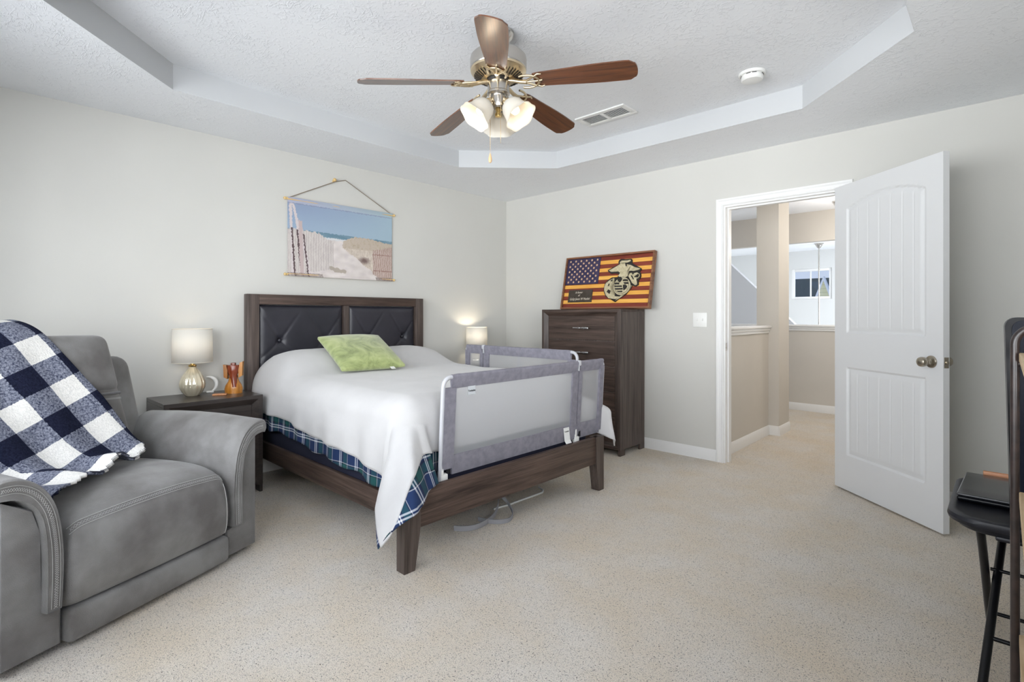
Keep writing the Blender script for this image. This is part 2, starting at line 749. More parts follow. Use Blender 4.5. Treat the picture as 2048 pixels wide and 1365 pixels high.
window('window_1', (1.625, YF - 0.06, 0), 0.775, WZ0, WZ1, 0, (-0.26, 0.26))
window('window_2', (3.295, YF - 0.06, 0), 0.775, WZ0, WZ1, 0, (-0.26, 0.26))


# tray ceiling: lower ring with an eight-sided opening, upright sides, raised middle
TRAY = [(0.65, -1.252), (1.232, -0.65), (3.136, -0.635), (3.742, -1.256), (3.742, -3.355), (3.15, -3.95), (1.24, -3.95), (0.652, -3.356)]
ZT = 2.584
b = B()
outer = [(-0.02, 0.02), (1.232, 0.02), (3.136, 0.02), (XR + 0.02, 0.02), (XR + 0.02, YF - 0.02), (3.15, YF - 0.02), (1.24, YF - 0.02), (-0.02, YF - 0.02)]
ov = [b.bm.verts.new((x, y, H)) for x, y in outer]
iv = [b.bm.verts.new((x, y, H)) for x, y in TRAY]
mo = [b.bm.verts.new((-0.02, -1.252, H)), b.bm.verts.new((XR + 0.02, -1.256, H)), b.bm.verts.new((XR + 0.02, -3.355, H)), b.bm.verts.new((-0.02, -3.356, H))]
for f in ([ov[0], ov[1], iv[1], iv[0], mo[0]], [ov[1], ov[2], iv[2], iv[1]], [ov[2], ov[3], mo[1], iv[3], iv[2]], [mo[1], mo[2], iv[4], iv[3]],
          [mo[2], ov[4], ov[5], iv[5], iv[4]], [ov[5], ov[6], iv[6], iv[5]], [ov[6], ov[7], mo[3], iv[7], iv[6]], [mo[3], mo[0], iv[0], iv[7]]):
    b.bm.faces.new(f)
struct(b.done('ceiling_perimeter', CEIL, smooth=0))
b = B()
b.bm.faces.new([b.bm.verts.new((x, y, ZT)) for x, y in TRAY])
r_ = bmesh.ops.extrude_face_region(b.bm, geom=list(b.bm.faces))
bmesh.ops.translate(b.bm, verts=[v for v in r_['geom'] if isinstance(v, bmesh.types.BMVert)], vec=(0, 0, 0.06))
struct(b.done('ceiling', CEIL, smooth=0))
b = B()
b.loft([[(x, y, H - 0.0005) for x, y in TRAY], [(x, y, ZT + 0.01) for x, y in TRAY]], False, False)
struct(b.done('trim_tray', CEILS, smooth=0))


# baseboards (profiled: flat face with an eased top)
def base_run(name, p0, p1, nrm, h=0.092, t=0.014, mat=TRIM):
    b = B()
    p0, p1, n = Vector((p0[0], p0[1], 0)), Vector((p1[0], p1[1], 0)), Vector((nrm[0], nrm[1], 0))
    prof = [(0, 0), (t, 0), (t, h * 0.72), (t * 0.75, h * 0.82), (t * 0.55, h * 0.92), (t * 0.3, h), (0, h)]
    b.loft([[p + n * a + Vector((0, 0, z)) for a, z in prof] for p in (p0, p1)])
    return struct(b.done(name, mat, smooth=25))


base_run('baseboard_left', (0, YF), (0, 0), (1, 0))
base_run('baseboard_back', (0, 0), (2.352, 0), (0, -1))
base_run('baseboard_back', (3.295, 0), (XR, 0), (0, -1))
base_run('baseboard_right', (XR, YF), (XR, 0), (-1, 0))
base_run('baseboard_front', (0, YF), (XR, YF), (0, 1))

# door casing and jamb
prof = [(0.0, 0.0), (0.0, 0.010), (0.006, 0.016), (0.014, 0.016), (0.018, 0.012), (0.034, 0.013), (0.044, 0.019), (0.055, 0.019), (0.058, 0.0)]
b = B()
path = [(DX0 + 0.006, 0, 1, 0), (DX0 + 0.006, DZ - 0.006, 1, 1), (DX1 - 0.006, DZ - 0.006, 1, 1), (DX1 - 0.006, 0, 1, 0)]
loops = []
for i, (x, z, _, top) in enumerate(path):
    sx = -1 if i < 2 else 1
    loops.append([(x + sx * a, -t, z + (a if top else 0)) for a, t in prof])
b.loft(loops)
struct(b.done('trim_1', TRIM, smooth=20))
b = B()
b.bx(DX0 - 0.0, DX0 + 0.018, -0.002, 0.122, 0, DZ)
b.bx(DX1 - 0.018, DX1, -0.002, 0.122, 0, DZ)
b.bx(DX0 + 0.018, DX1 - 0.018, -0.002, 0.122, DZ - 0.018, DZ)
b.bx(DX0 + 0.018, DX0 + 0.030, 0.04, 0.085, 0, DZ - 0.018)
b.bx(DX0 + 0.030, DX1 - 0.018, 0.04, 0.085, DZ - 0.030, DZ - 0.018)
struct(b.done('trim_2', TRIM, smooth=0))
b = B()
b.bx(DX0 + 0.018, DX0 + 0.0205, 0.002, 0.030, 0.895, 0.955, 0.001)
b.bx(DX0 + 0.0195, DX0 + 0.0215, 0.008, 0.022, 0.912, 0.938)
tag(b.done('strike_plate', NICKEL, smooth=0), 'small nickel strike plate let into the left door jamb', 'strike plate')

# ------------------------------------------------------------------ hall, stair well and foyer beyond the door
shell('wall_hall', [(3.62, 3.74, 0.12, 3.065, -2.7, 2.6)], HALLW)
shell('wall_foyer_right', [(3.62, 3.74, 3.065, 4.0, -2.7, 2.6), (3.62, 3.74, 6.4, 7.3, -2.7, 2.6), (3.62, 3.74, 4.0, 6.4, -2.7, -0.9), (3.62, 3.74, 4.0, 6.4, 2.0, 2.6)], FOYERW)
window('added_foyer_window', (3.68, 5.2, 0), 1.2, -0.9, 2.0, 1, (-0.4, 0.4))  # unseen window, added to let the foyer fill light in
shell('wall_stair_half', [(2.23, 2.34, 0.12, 1.30, -0.1, 1.03)], HALLW)
shell('pillar', [(2.23, 2.435, 1.30, 1.63, -0.1, 2.55)], HALLW)
shell('wall_foyer_half', [(-0.6, 3.62, 2.955, 3.065, -0.1, 1.0)], HALLW)
shell('wall_foyer_header', [(-0.6, 3.62, 2.955, 3.065, 2.075, 2.6)], HALLW)
shell('wall_stair_left', [(-0.75, -0.6, 0.0, 7.3, -2.7, 2.6)], FOYERW)
shell('floor_foyer', [(-0.75, 3.74, 0.12, 7.4, -2.8, -2.7)], FOYERW)
shell('ceiling_hall', [(-0.75, 3.74, 0.12, 3.065, H, H + 0.1)], CEIL)
shell('ceiling_foyer', [(-0.75, 3.74, 3.065, 7.4, H, H + 0.1)], CEIL)
FW0, FW1, FZ0, FZ1 = 0.945, 1.645, 1.49, 2.085
shell('wall_foyer', [(-0.75, FW0, 7.2, 7.32, -2.7, 2.6), (FW1, 3.74, 7.2, 7.32, -2.7, 2.6), (FW0, FW1, 7.2, 7.32, -2.7, FZ0), (FW0, FW1, 7.2, 7.32, FZ1, 2.6)], FOYERW)
window('window_4', (1.295, 7.25, 0), 0.35, FZ0, FZ1, 0, (-0.02,))
# sloping wall under the upper flight of stairs
b = B()
b.prism([(-0.6, -2.7), (1.9, -2.7), (1.9, 0.86), (1.62, 1.0), (0.2, 2.44), (-0.6, 2.44)], lambda a, z, d: (a, d, z), 5.0, 5.12)
struct(b.done('wall_stair_slope', plain('stair_wall_paint', (186, 187, 190), 0.85, spec=0.2), smooth=0))


def sill(name, pts_dir, a0, a1, zt, axis, c0, c1):
    """capped half wall: flat board over a stepped moulding"""
    b = B()
    for (z0, z1, g) in ((zt - 0.025, zt, 0.035), (zt - 0.05, zt - 0.025, 0.022), (zt - 0.075, zt - 0.05, 0.012)):
        if axis == 1:
            b.bx(c0 - g, c1 + g, a0, a1, z0, z1, 0.005)
        else:
            b.bx(a0, a1, c0 - g, c1 + g, z0, z1, 0.005)
    return struct(b.done(name, TRIM, smooth=25))


sill('trim_3', None, 0.13, 1.298, 1.075, 1, 2.23, 2.34)
sill('trim_4', None, -0.58, 3.61, 1.06, 0, 2.955, 3.065)
base_run('baseboard_hall', (2.34, 0.12), (2.34, 1.30), (1, 0))
base_run('baseboard_hall', (2.34, 1.30), (2.4352, 1.30), (0, -1))
base_run('baseboard_hall', (2.435, 1.2862), (2.435, 1.63), (1, 0))
base_run('baseboard_hall', (1.6, 2.955), (3.62, 2.955), (0, -1))

# foyer pendant: a long rod from a bell canopy, its lamp hanging below the half wall
t = thing('pendant_lamp', 'hanging foyer lamp on a long silver rod seen through the doorway', 'lamp', (1.662, 6.18, H))
b = B()
b.lathe([(0.075, 0.0), (0.075, -0.01), (0.06, -0.02), (0.045, -0.05), (0.03, -0.075), (0.015, -0.085), (0.0, -0.085)], 24)
b.done('canopy', NICKEL, t)
b = B()
b.cyl((0, 0, -0.08), (0, 0, -2.0), 0.011)
b.done('rod', NICKEL, t)
b = B()
b.lathe([(0.02, -1.98), (0.16, -2.06), (0.2, -2.16), (0.19, -2.2), (0.0, -2.2)], 24)
b.done('lamp_shade', FROST, t)
light('pendant_glow', 'POINT', (1.662, 6.0, 0.1), 14, (1.0, 0.9, 0.78), radius=0.08)

t = thing('hall_ceiling_light', 'small ceiling fixture in the hall, half hidden by the open door', 'ceiling light', (2.70, 2.50, H))
b = B()
b.lathe([(0.06, 0), (0.06, -0.015), (0.04, -0.02), (0.0, -0.02)], 24)
b.done('base', NICKEL, t)
b = B()
b.lathe([(0.045, -0.02), (0.05, -0.035), (0.03, -0.055), (0.0, -0.06)], 24)
b.done('diffuser', FROST, t)
light('hall_glow', 'POINT', (2.95, 2.25, 2.0), 17, (1.0, 0.93, 0.85), radius=0.08)
light('hall_glow', 'POINT', (3.2, 0.85, 2.0), 13, (1.0, 0.93, 0.85), radius=0.08)  # extra light without a fixture, added to brighten the hall

# house across the street, seen through the foyer window
t = thing('house', 'neighbouring house roof with a yellow gable, seen through the far foyer window', 'house', (-2.2, 24, -3))


def siding():
    q = NT('yellow_siding')
    v = q.coord()
    sx = q.n('SeparateXYZ')
    q.l(v, sx.inputs[0])
    f = q.math('FRACT', q.math('DIVIDE', sx.outputs[2], 0.16))
    q.l(q.ramp(f, [(0.0, rgba((206, 198, 148))), (0.12, rgba((232, 224, 176)))], 'CONSTANT'), q.b.inputs['Base Color'])
    return q.m


ROOFM = mottled('shingle_roof', (46, 62, 62), (70, 86, 84), 0.9, 40, 0.4, 60)
b = B()
b.prism([(-3.0, 0.0), (3.0, 0.0), (3.0, 3.0), (-3.0, 3.0)], lambda a, z, d: (d, a, z), -6, 6)
b.done('wall', siding(), t, 0)
b = B()
b.prism([(-3.4, 2.9), (3.4, 2.9), (0.0, 5.95)], lambda a, z, d: (d, a, z), -6.4, 6.4)
b.done('roof', ROOFM, t, 0)
b = B()
b.prism([(0.36, 4.5), (1.14, 4.5), (0.75, 5.72)], lambda a, z, d: (a, d, z), -3.5, -3.3)
g_ = b.done('gable', siding(), t, 0)
b = B()
for sx in (-1, 1):
    b.prism([(0.75, 5.80), (0.75 + sx * 0.49, 4.44), (0.75 + sx * 0.39, 4.44), (0.75, 5.62)], lambda a, z, d: (a, d, z), -3.56, -3.28)
b.done('gable_trim', TRIM, g_, 0)

# ------------------------------------------------------------------ bedroom door leaf
DA = R(-41.4)
door = bpy.data.objects.new('door_1', None)
COL.objects.link(door)
struct(door)
door.location = (3.212, -0.026, 0)
door.rotation_euler = (0, 0, DA)
LW, LH, LT = 0.812, 2.035, 0.036


def sm(x, a, b):
    q = max(0, min(1, (x - a) / (b - a)))
    return q * q * (3 - 2 * q)


def door_h(x, z):
    x0, x1 = 0.106, 0.706
    xc = (x0 + x1) / 2
    best = -1
    for z0, z1, arch in ((0.232, 0.82, 0.0), (1.045, 1.872, 0.062)):
        top = z1 + arch * (1 - ((x - xc) / ((x1 - x0) / 2)) ** 2) if arch else z1
        d = min(x - x0, x1 - x, z - z0, top - z)
        best = max(best, d)
    h = 0.0
    if best > 0:
        h = -0.010 * sm(best, 0.0, 0.012) + 0.0065 * sm(best, 0.016, 0.040)
        if best > 0.04:
            for g in (0.202, 0.290, 0.378, 0.464, 0.548, 0.625):
                h -= 0.0022 * max(0, 1 - abs(x - g) / 0.007)
    return h


xs = sorted(set([0.0, LW] + [round(0.09 + 0.006 * k, 4) for k in range(106)] + [0.045, 0.76] + [round(g + e, 4) for g in (0.202, 0.290, 0.378, 0.464, 0.548, 0.625) for e in (-0.007, 0, 0.007)]))
zs = sorted(set([0.0, 0.1, 0.2, LH] + [round(0.22 + 0.012 * k, 4) for k in range(52)] + [round(0.84 + 0.05 * k, 3) for k in range(4)] + [round(1.035 + 0.01 * k, 4) for k in range(93)]))
b = B()
for side in (0, 1):
    yb = -LT if side == 0 else 0.0
    sg = -1 if side == 0 else 1
    vs = [[b.bm.verts.new((x, yb + sg * door_h(x, z), z + 0.012)) for z in zs] for x in xs]
    for i in range(len(xs) - 1):
        for j in range(len(zs) - 1):
            b._f([vs[i][j], vs[i + 1][j], vs[i + 1][j + 1], vs[i][j + 1]])
    if side == 0:
        fa = vs
per = [(i, 0) for i in range(len(xs))] + [(len(xs) - 1, j) for j in range(1, len(zs))] + [(i, len(zs) - 1) for i in range(len(xs) - 2, -1, -1)] + [(0, j) for j in range(len(zs) - 2, 0, -1)]
for k in range(len(per)):
    (i, j), (p, q) = per[k], per[(k + 1) % len(per)]
    b._f([fa[i][j], fa[p][q], vs[p][q], vs[i][j]])
b.done('door_leaf', DOORP, door, 30)
SATIN = plain('satin_nickel', (172, 164, 150), 0.26, 1.0)
for sg, nm in ((-1, 'door_knob'), (1, 'door_knob')):
    y0 = -LT if sg < 0 else 0.0
    M = Matrix.Translation((0.742, y0, 0.922)) @ Matrix.Rotation(R(90 if sg < 0 else -90), 4, 'X')
    b = B()
    b.lathe([(0.034, 0.0), (0.034, 0.004), (0.030, 0.009), (0.016, 0.012), (0.012, 0.02), (0.012, 0.03), (0.02, 0.036), (0.026, 0.046), (0.0275, 0.058), (0.024, 0.068), (0.014, 0.074), (0.0, 0.075)], 32, M)
    k_ = b.done(nm, SATIN, door, 30)
b = B()
b.bx(LW - 0.0005, LW + 0.0015, -0.031, -0.005, 0.893, 0.951, 0.0005)
b.bx(LW, LW + 0.011, -0.024, -0.012, 0.914, 0.930, 0.002)
b.done('latch_plate', SATIN, door, 25)
for z in (0.2, 1.03, 1.85):
    b = B()
    b.cyl((0.0, 0.006, z - 0.045), (0.0, 0.006, z + 0.045), 0.006, seg=12)
    b.bx(0.0, 0.03, 0.0, 0.003, z - 0.045, z + 0.045)
    b.done('hinge', SATIN, door, 30)

# light switch
t = thing('light_switch', 'white double light switch plate on the wall beside the doorway', 'light switch', (2.217, 0, 1.137))
b = B()
b.box((0, -0.003, 0), (0.118, 0.006, 0.118), 0.0025)
b.done('plate', PLASTW, t)
for x in (-0.023, 0.023):
    b = B()
    b.box((x, -0.008, 0.003), (0.009, 0.012, 0.018), 0.002, Matrix.Rotation(R(-18), 3, 'X'))
    b.done('toggle', PLASTW, t)

# smoke detector, air vent
t = thing('smoke_detector', 'round white smoke detector on the raised ceiling', 'smoke detector', (2.966, -1.006, ZT))
b = B()
b.lathe([(0.074, 0.0), (0.074, -0.008), (0.070, -0.014), (0.064, -0.015), (0.0, -0.015)], 40)
b.done('base', PLASTW, t)
b = B()
b.lathe([(0.058, -0.0145), (0.060, -0.018), (0.060, -0.036), (0.054, -0.044), (0.035, -0.048), (0.0, -0.049)], 40)
b.done('cover', PLASTW, t)
b = B()
for k in range(12):
    if k % 3 != 2:
        a = 2 * PI * k / 12
        b.box((0.059 * math.cos(a), 0.059 * math.sin(a), -0.0175), (0.004, 0.024, 0.003), rot=Matrix.Rotation(a, 3, 'Z'))
b.done('slots', DKMET, t)

t = thing('air_vent', 'white slatted air register on the raised ceiling behind the fan', 'air vent', (1.995, -1.055, ZT))
b = B()
for q in ((-0.2, 0.2, -0.095, -0.062), (-0.2, 0.2, 0.062, 0.095), (-0.2, -0.165, -0.062, 0.062), (0.165, 0.2, -0.062, 0.062), (-0.012, 0.012, -0.062, 0.062)):
    b.bx(q[0], q[1], q[2], q[3], -0.010, 0.0, 0.002)
b.done('vent_frame', PLASTW, t)
b = B()
b.bx(-0.165, 0.165, -0.062, 0.062, -0.0015, -0.0005)
b.done('vent_shade_sheet', plain('vent_shadow', (70, 72, 76), 0.9), t, 0)  # dark grey sheet, shade behind the louvers put into its colour
b = B()
for k in range(8):
    y = -0.054 + 0.0155 * k
    for x in (-0.088, 0.088):
        b.box((x, y, -0.006), (0.152, 0.012, 0.0015), 0, Matrix.Rotation(R(32), 3, 'X'))
b.done('louvers', PLASTW, t, 0)

# ------------------------------------------------------------------ ceiling fan
fan = thing('ceiling_fan', 'five-blade wooden ceiling fan with nickel motor and three lit glass shades', 'ceiling fan', (2.198, -2.326, 0))
b = B()
b.lathe([(0.078, ZT), (0.078, 2.572), (0.068, 2.555), (0.045, 2.535), (0.02, 2.528), (0.0, 2.528)], 36)
b.done('canopy', NICKEL, fan, 30)
b = B()
b.cyl((0, 0, 2.54), (0, 0, 2.46), 0.014)
b.done('downrod', NICKEL, fan)
b = B()
b.lathe([(0.0, 2.478), (0.09, 2.478), (0.128, 2.472), (0.139, 2.460), (0.141, 2.448), (0.141, 2.405), (0.139, 2.398), (0.135, 2.393)], 56)
mh = b.done('motor_housing', NICKEL, fan, 30)
b = B()
b.lathe([(0.139, 2.398), (0.138, 2.388), (0.120, 2.368), (0.095, 2.355), (0.066, 2.349), (0.062, 2.353), (0.0, 2.353)], 56)
dish = b.done('vented_dish', WARMNI, fan, 30)
b = B()
for k in range(40):
    a = 2 * PI * k / 40
    M = Matrix.Rotation(a, 3, 'Z')
    c = M @ Vector((0.104, 0, 2.3575))
    b.box(c, (0.040, 0.0022, 0.004), 0, M @ Matrix.Rotation(R(-26), 3, 'Y'))
b.done('vent_slots', DKMET, dish, 0)
b = B()
b.lathe([(0.058, 2.356), (0.058, 2.344), (0.054, 2.335), (0.0, 2.335)], 40)
b.done('flywheel', DKMET, fan)
b = B()
b.lathe([(0.052, 2.340), (0.054, 2.333), (0.054, 2.290), (0.057, 2.286), (0.057, 2.277), (0.050, 2.271), (0.036, 2.270), (0.036, 2.235), (0.031, 2.215), (0.024, 2.208), (0.0, 2.208)], 40)
b.done('switch_housing', NICKEL, fan, 30)
b = B()
b.lathe([(0.012, 2.21), (0.016, 2.203), (0.012, 2.196), (0.014, 2.186), (0.018, 2.178), (0.016, 2.168), (0.0, 2.166)], 24)
b.done('finial', BRASS, fan, 40)


def cdir(deg):
    a = R(deg)
    return RT * math.cos(a) + FW * math.sin(a)


for k in range(5):
    d = cdir(-91 + 72 * k)
    e = Vector((-d.y, d.x, 0))
    # blades droop a little, and the whole wheel hangs slightly out of level
    d = (d + Vector((0, 0, -0.085 + 0.035 * d.dot(RT)))).normalized()
    up = e.cross(d) * -1 if e.cross(d).z < 0 else e.cross(d)
    pitch = R(-13)
    e2 = e * math.cos(pitch) + up * math.sin(pitch)
    n2 = d.cross(e2).normalized()
    o = Vector((0, 0, 2.336))

    def fr(a, w, h, d=d, e2=e2, n2=n2, o=o):
        return o + d * a + e2 * w + n2 * h
    # blade outline: narrow at the root, wider and rounded at the tip
    prof = []
    for i in range(25):
        u = i / 24
        a = 0.185 + (0.665 - 0.185) * u
        w = 0.049 + 0.017 * sm(u, 0, 0.75)
        if u > 0.93:
            w *= math.sqrt(max(0.0, 1 - ((u - 0.93) / 0.0702) ** 2)) * 0.28 + 0.72
        if u < 0.06:
            w *= 0.86 + 0.14 * (u / 0.06)
        prof.append((a, w))
    aw = prof[-1]
    cap = [(aw[0] + 0.016 * math.cos(q), aw[1] * math.sin(q)) for q in [R(75 - 15 * i) for i in range(11)]]
    poly = [(a, w) for a, w in prof] + cap + [(a, -w) for a, w in reversed(prof)]
    ob = None
    b = B()
    # built along local x so that the grain follows the blade
    b.prism(poly, lambda a, w, h: Vector((a, w, h)), -0.003, 0.003)
    bl = b.done('blade', BLADE, fan, 30)
    bl.matrix_local = frame3(o, d, e2, n2)
    b = B()
    # blade iron: arm from the motor, then a pierced shell-shaped holder under the blade
    arm = [Vector((0, 0, 2.345)) + d * 0.05, Vector((0, 0, 2.340)) + d * 0.085, Vector((0, 0, 2.332)) + d * 0.115, fr(0.15, 0, -0.010)]
    b.tube(arm, [0.011, 0.011, 0.010, 0.011], 10)
    arc = [fr(0.150 + 0.062 * math.cos(q), 0.046 * math.sin(q), -0.008) for q in [R(-118 + 236 * i / 22) for i in range(23)]]
    b.tube(arc, 0.0058, 8)
    for w in (-0.034, 0.0, 0.034):
        b.tube([fr(0.146, w * 0.2, -0.009), fr(0.18, w * 0.75, -0.009), fr(0.208 - abs(w) * 0.5, w, -0.009)], 0.005, 8)
    for sg in (-1, 1):
        b.tube([fr(0.195, sg * 0.033, -0.008), fr(0.214, sg * 0.047, -0.007), fr(0.232, sg * 0.042, -0.006)], [0.006, 0.005, 0.003], 8)
    b.tube([fr(0.21, 0, -0.008), fr(0.228, 0, -0.006)], [0.007, 0.004], 8)
    b.done('blade_iron', WARMNI, fan, 50)

for ang in (88, 208, 328):
    d = cdir(ang)
    ax = (d * 0.66 + Vector((0, 0, -0.75))).normalized()
    o = Vector((0, 0, 2.238)) + d * 0.046
    b = B()
    b.tube([Vector((0, 0, 2.252)) + d * 0.02, Vector((0, 0, 2.252)) + d * 0.036, o + ax * 0.012], 0.009, 10)
    side = ax.cross(Vector((0, 0, 1))).normalized()
    M = frame3(o, side, ax.cross(side).normalized(), ax)
    b.lathe([(0.012, 0.0), (0.021, 0.006), (0.023, 0.022), (0.020, 0.026), (0.0, 0.026)], 24, M)
    b.done('lamp_arm', WARMNI, fan, 40)
    b = B()
    pr = [(0.024, 0.018), (0.032, 0.022), (0.046, 0.034), (0.056, 0.054), (0.060, 0.076), (0.063, 0.096), (0.071, 0.116), (0.082, 0.130)]

    def flute(a, r, z):
        return r * (1 + 0.05 * max(0, (z - 0.06) / 0.06) * math.cos(6 * a))
    b.lathe(pr + [(r - 0.003, z) for r, z in reversed(pr)], 48, M, flute)
    sh = b.done('glass_shade', FROST, fan, 60)
    b = B()
    b.lathe([(0.010, 0.024), (0.012, 0.04), (0.020, 0.058), (0.024, 0.074), (0.020, 0.090), (0.009, 0.098), (0.0, 0.099)], 20, M)
    b.done('bulb', BULB, sh, 60)
    light('fan_bulb_light', 'POINT', Vector((2.198, -2.326, 0)) + o + ax * 0.150, 0.55, (1.0, 0.82, 0.60), radius=0.03)

for (px, py, z0, z1, bob) in ((-0.040, -0.030, 2.26, 1.975, True), (0.012, -0.044, 2.26, 2.02, False)):
    q = RT * px + FW * py
    b = B()
    b.tube([(q.x, q.y, z0), (q.x, q.y, z1)], 0.0011, 6)
    for i in range(int((z0 - z1) / 0.012)):
        b.box((q.x, q.y, z0 - 0.012 * i), (0.0032, 0.0032, 0.0032), 0.0008)
    ch = b.done('pull_chain', WARMNI, fan, 40)
    if bob:
        b = B()
        b.lathe([(0.001, z1 + 0.002), (0.004, z1 - 0.005), (0.0085, z1 - 0.025), (0.0085, z1 - 0.037), (0.005, z1 - 0.046), (0.0, z1 - 0.047)], 16, Matrix.Translation((q.x, q.y, 0)))
        b.done('wooden_bob', plain('maple_bob', (214, 172, 130), 0.4), ch, 50)

# ------------------------------------------------------------------ bed
bed = thing('bed', 'dark wood queen bed frame with tufted black headboard and low footboard', 'bed')
HY0, HY1 = -2.762, -1.202
HZ = 1.330
for q in ((HY0, HY0 + 0.085), (HY1 - 0.085, HY1)):
    b = B()
    b.bx(0.022, 0.085, q[0], q[1], 0.0, HZ, 0.004)
    b.done('headboard_stile', DWZ, bed, 30)
for q in ((0.085, HZ - 0.075, HZ), (0.06, 0.42, 0.50)):
    b = B()
    b.bx(0.022, q[0], HY0 + 0.085, HY1 - 0.085, q[1], q[2], 0.004)
    b.done('headboard_rail', DWY, bed, 30)
b = B()
b.bx(0.022, 0.078, -2.005, -1.955, 0.50, HZ - 0.075, 0.004)
b.done('headboard_divider', DWZ, bed, 30)
for (y0, y1, bt) in ((HY0 + 0.085, -2.005, (-2.518, -2.160)), (-1.955, HY1 - 0.085, (-1.770, -1.412))):
    z0, z1 = 0.50, HZ - 0.075
    btn = [(y, 0.985) for y in bt] + [(y, 0.66) for y in bt]
    half = (bt[1] - bt[0]) / 2
    creases = []
    for y in bt:
        for sg in (-1, 1):
            creases.append(((y, 0.985), (y + sg * half * 0.95, z1 - 0.02)))
            creases.append(((y, 0.985), (y + sg * half, 0.8225)))
            creases.append(((y, 0.66), (y + sg * half, 0.8225)))

    def segd(p, a, c):
        ax_, ay_ = c[0] - a[0], c[1] - a[1]
        u = max(0, min(1, ((p[0] - a[0]) * ax_ + (p[1] - a[1]) * ay_) / (ax_ * ax_ + ay_ * ay_)))
        return math.hypot(p[0] - a[0] - u * ax_, p[1] - a[1] - u * ay_), u

    def hb(u, v):
        y = y0 + 0.004 + (y1 - y0 - 0.008) * u
        z = z0 + (z1 - z0 - 0.004) * v
        e = min(y - y0, y1 - y, z1 - z, 0.06)
        x = 0.040 + 0.034 * math.sqrt(max(0, 1 - (1 - e / 0.06) ** 2))
        for p in btn:
            d = math.hypot(y - p[0], z - p[1])
            x -= 0.021 * math.exp(-(d / 0.030) ** 2) + 0.006 * math.exp(-(d / 0.09) ** 2)
        for a, c in creases:
            d, uu = segd((y, z), a, c)
            x -= 0.0058 * (1 - uu) ** 0.7 * math.exp(-(d / 0.011) ** 2)
        return (x, y, z)
    b = B()
    b.grid(hb, 96, 96)
    pn = b.done('upholstered_panel', BLACKL, bed, 180)
    for p in btn[:2]:
        b = B()
        M = Matrix.Translation((0.046, p[0], p[1])) @ Matrix.Rotation(R(90), 4, 'Y')
        b.lathe([(0.012, 0.0), (0.013, 0.004), (0.010, 0.009), (0.0, 0.011)], 16, M)
        b.done('button', BLACKL, pn, 60)
for y in (-2.74, -1.249):
    b = B()
    b.bx(0.085, 2.02, y, y + 0.026, 0.185, 0.30, 0.003)
    b.done('side_rail', DWX, bed, 30)
b = B()
b.bx(2.028, 2.058, -2.715, -1.235, 0.185, 0.362, 0.004)
b.done('footboard', DWY, bed, 30)
for (y0, y1, inner) in ((-2.795, -2.705, 1), (-1.272, -1.185, -1)):
    b = B()
    loops = []
    for z, sc in ((0.0, 0.66), (0.16, 0.95), (0.19, 1.0), (0.362, 1.0)):
        w = (y1 - y0) * sc
        a0, a1 = (y0, y0 + w) if inner > 0 else (y1 - w, y1)
        loops.append([(2.005, a0, z), (2.066, a0, z), (2.066, a1, z), (2.005, a1, z)])
    b.loft(loops)
    b.done('leg', DWZ, bed, 0)

b = B()
b.pad((1.015, -1.975, 0.553), (1.80, 1.41, 0.332), 0.10, 6)
tag(b.done('mattress', NAVY, None, 60), 'navy mattress inside the dark wood bed frame, under the bedding', 'mattress')

b = B()
b.bx(0.10, 1.975, -2.70, -1.262, 0.235, 0.385, 0.012)
tag(b.done('box_spring', NAVY, None, 30), 'navy box spring showing as a dark strip between the foot guard rail and the footboard', 'box spring')

# bedding: sheets draped over the mattress edge, hanging in a point at the foot corners
MX1, MY0, MY1, MZ, MR = 1.925, -2.705, -1.245, 0.742, 0.105


def pillow_bump(x, y):
    h = 0.0
    for yc, hh in ((-2.345, 0.155), (-1.60, 0.145)):
        ux, uy = (x - 0.30) / 0.27, (y - yc) / 0.37
        q = max(0, 1 - ux ** 4) * max(0, 1 - uy ** 4) if abs(ux) < 1 and abs(uy) < 1 else 0
        g = math.exp(-(abs(ux) ** 3 + abs(uy) ** 3) * 0.9)
        h = max(h, hh * g)
    return h


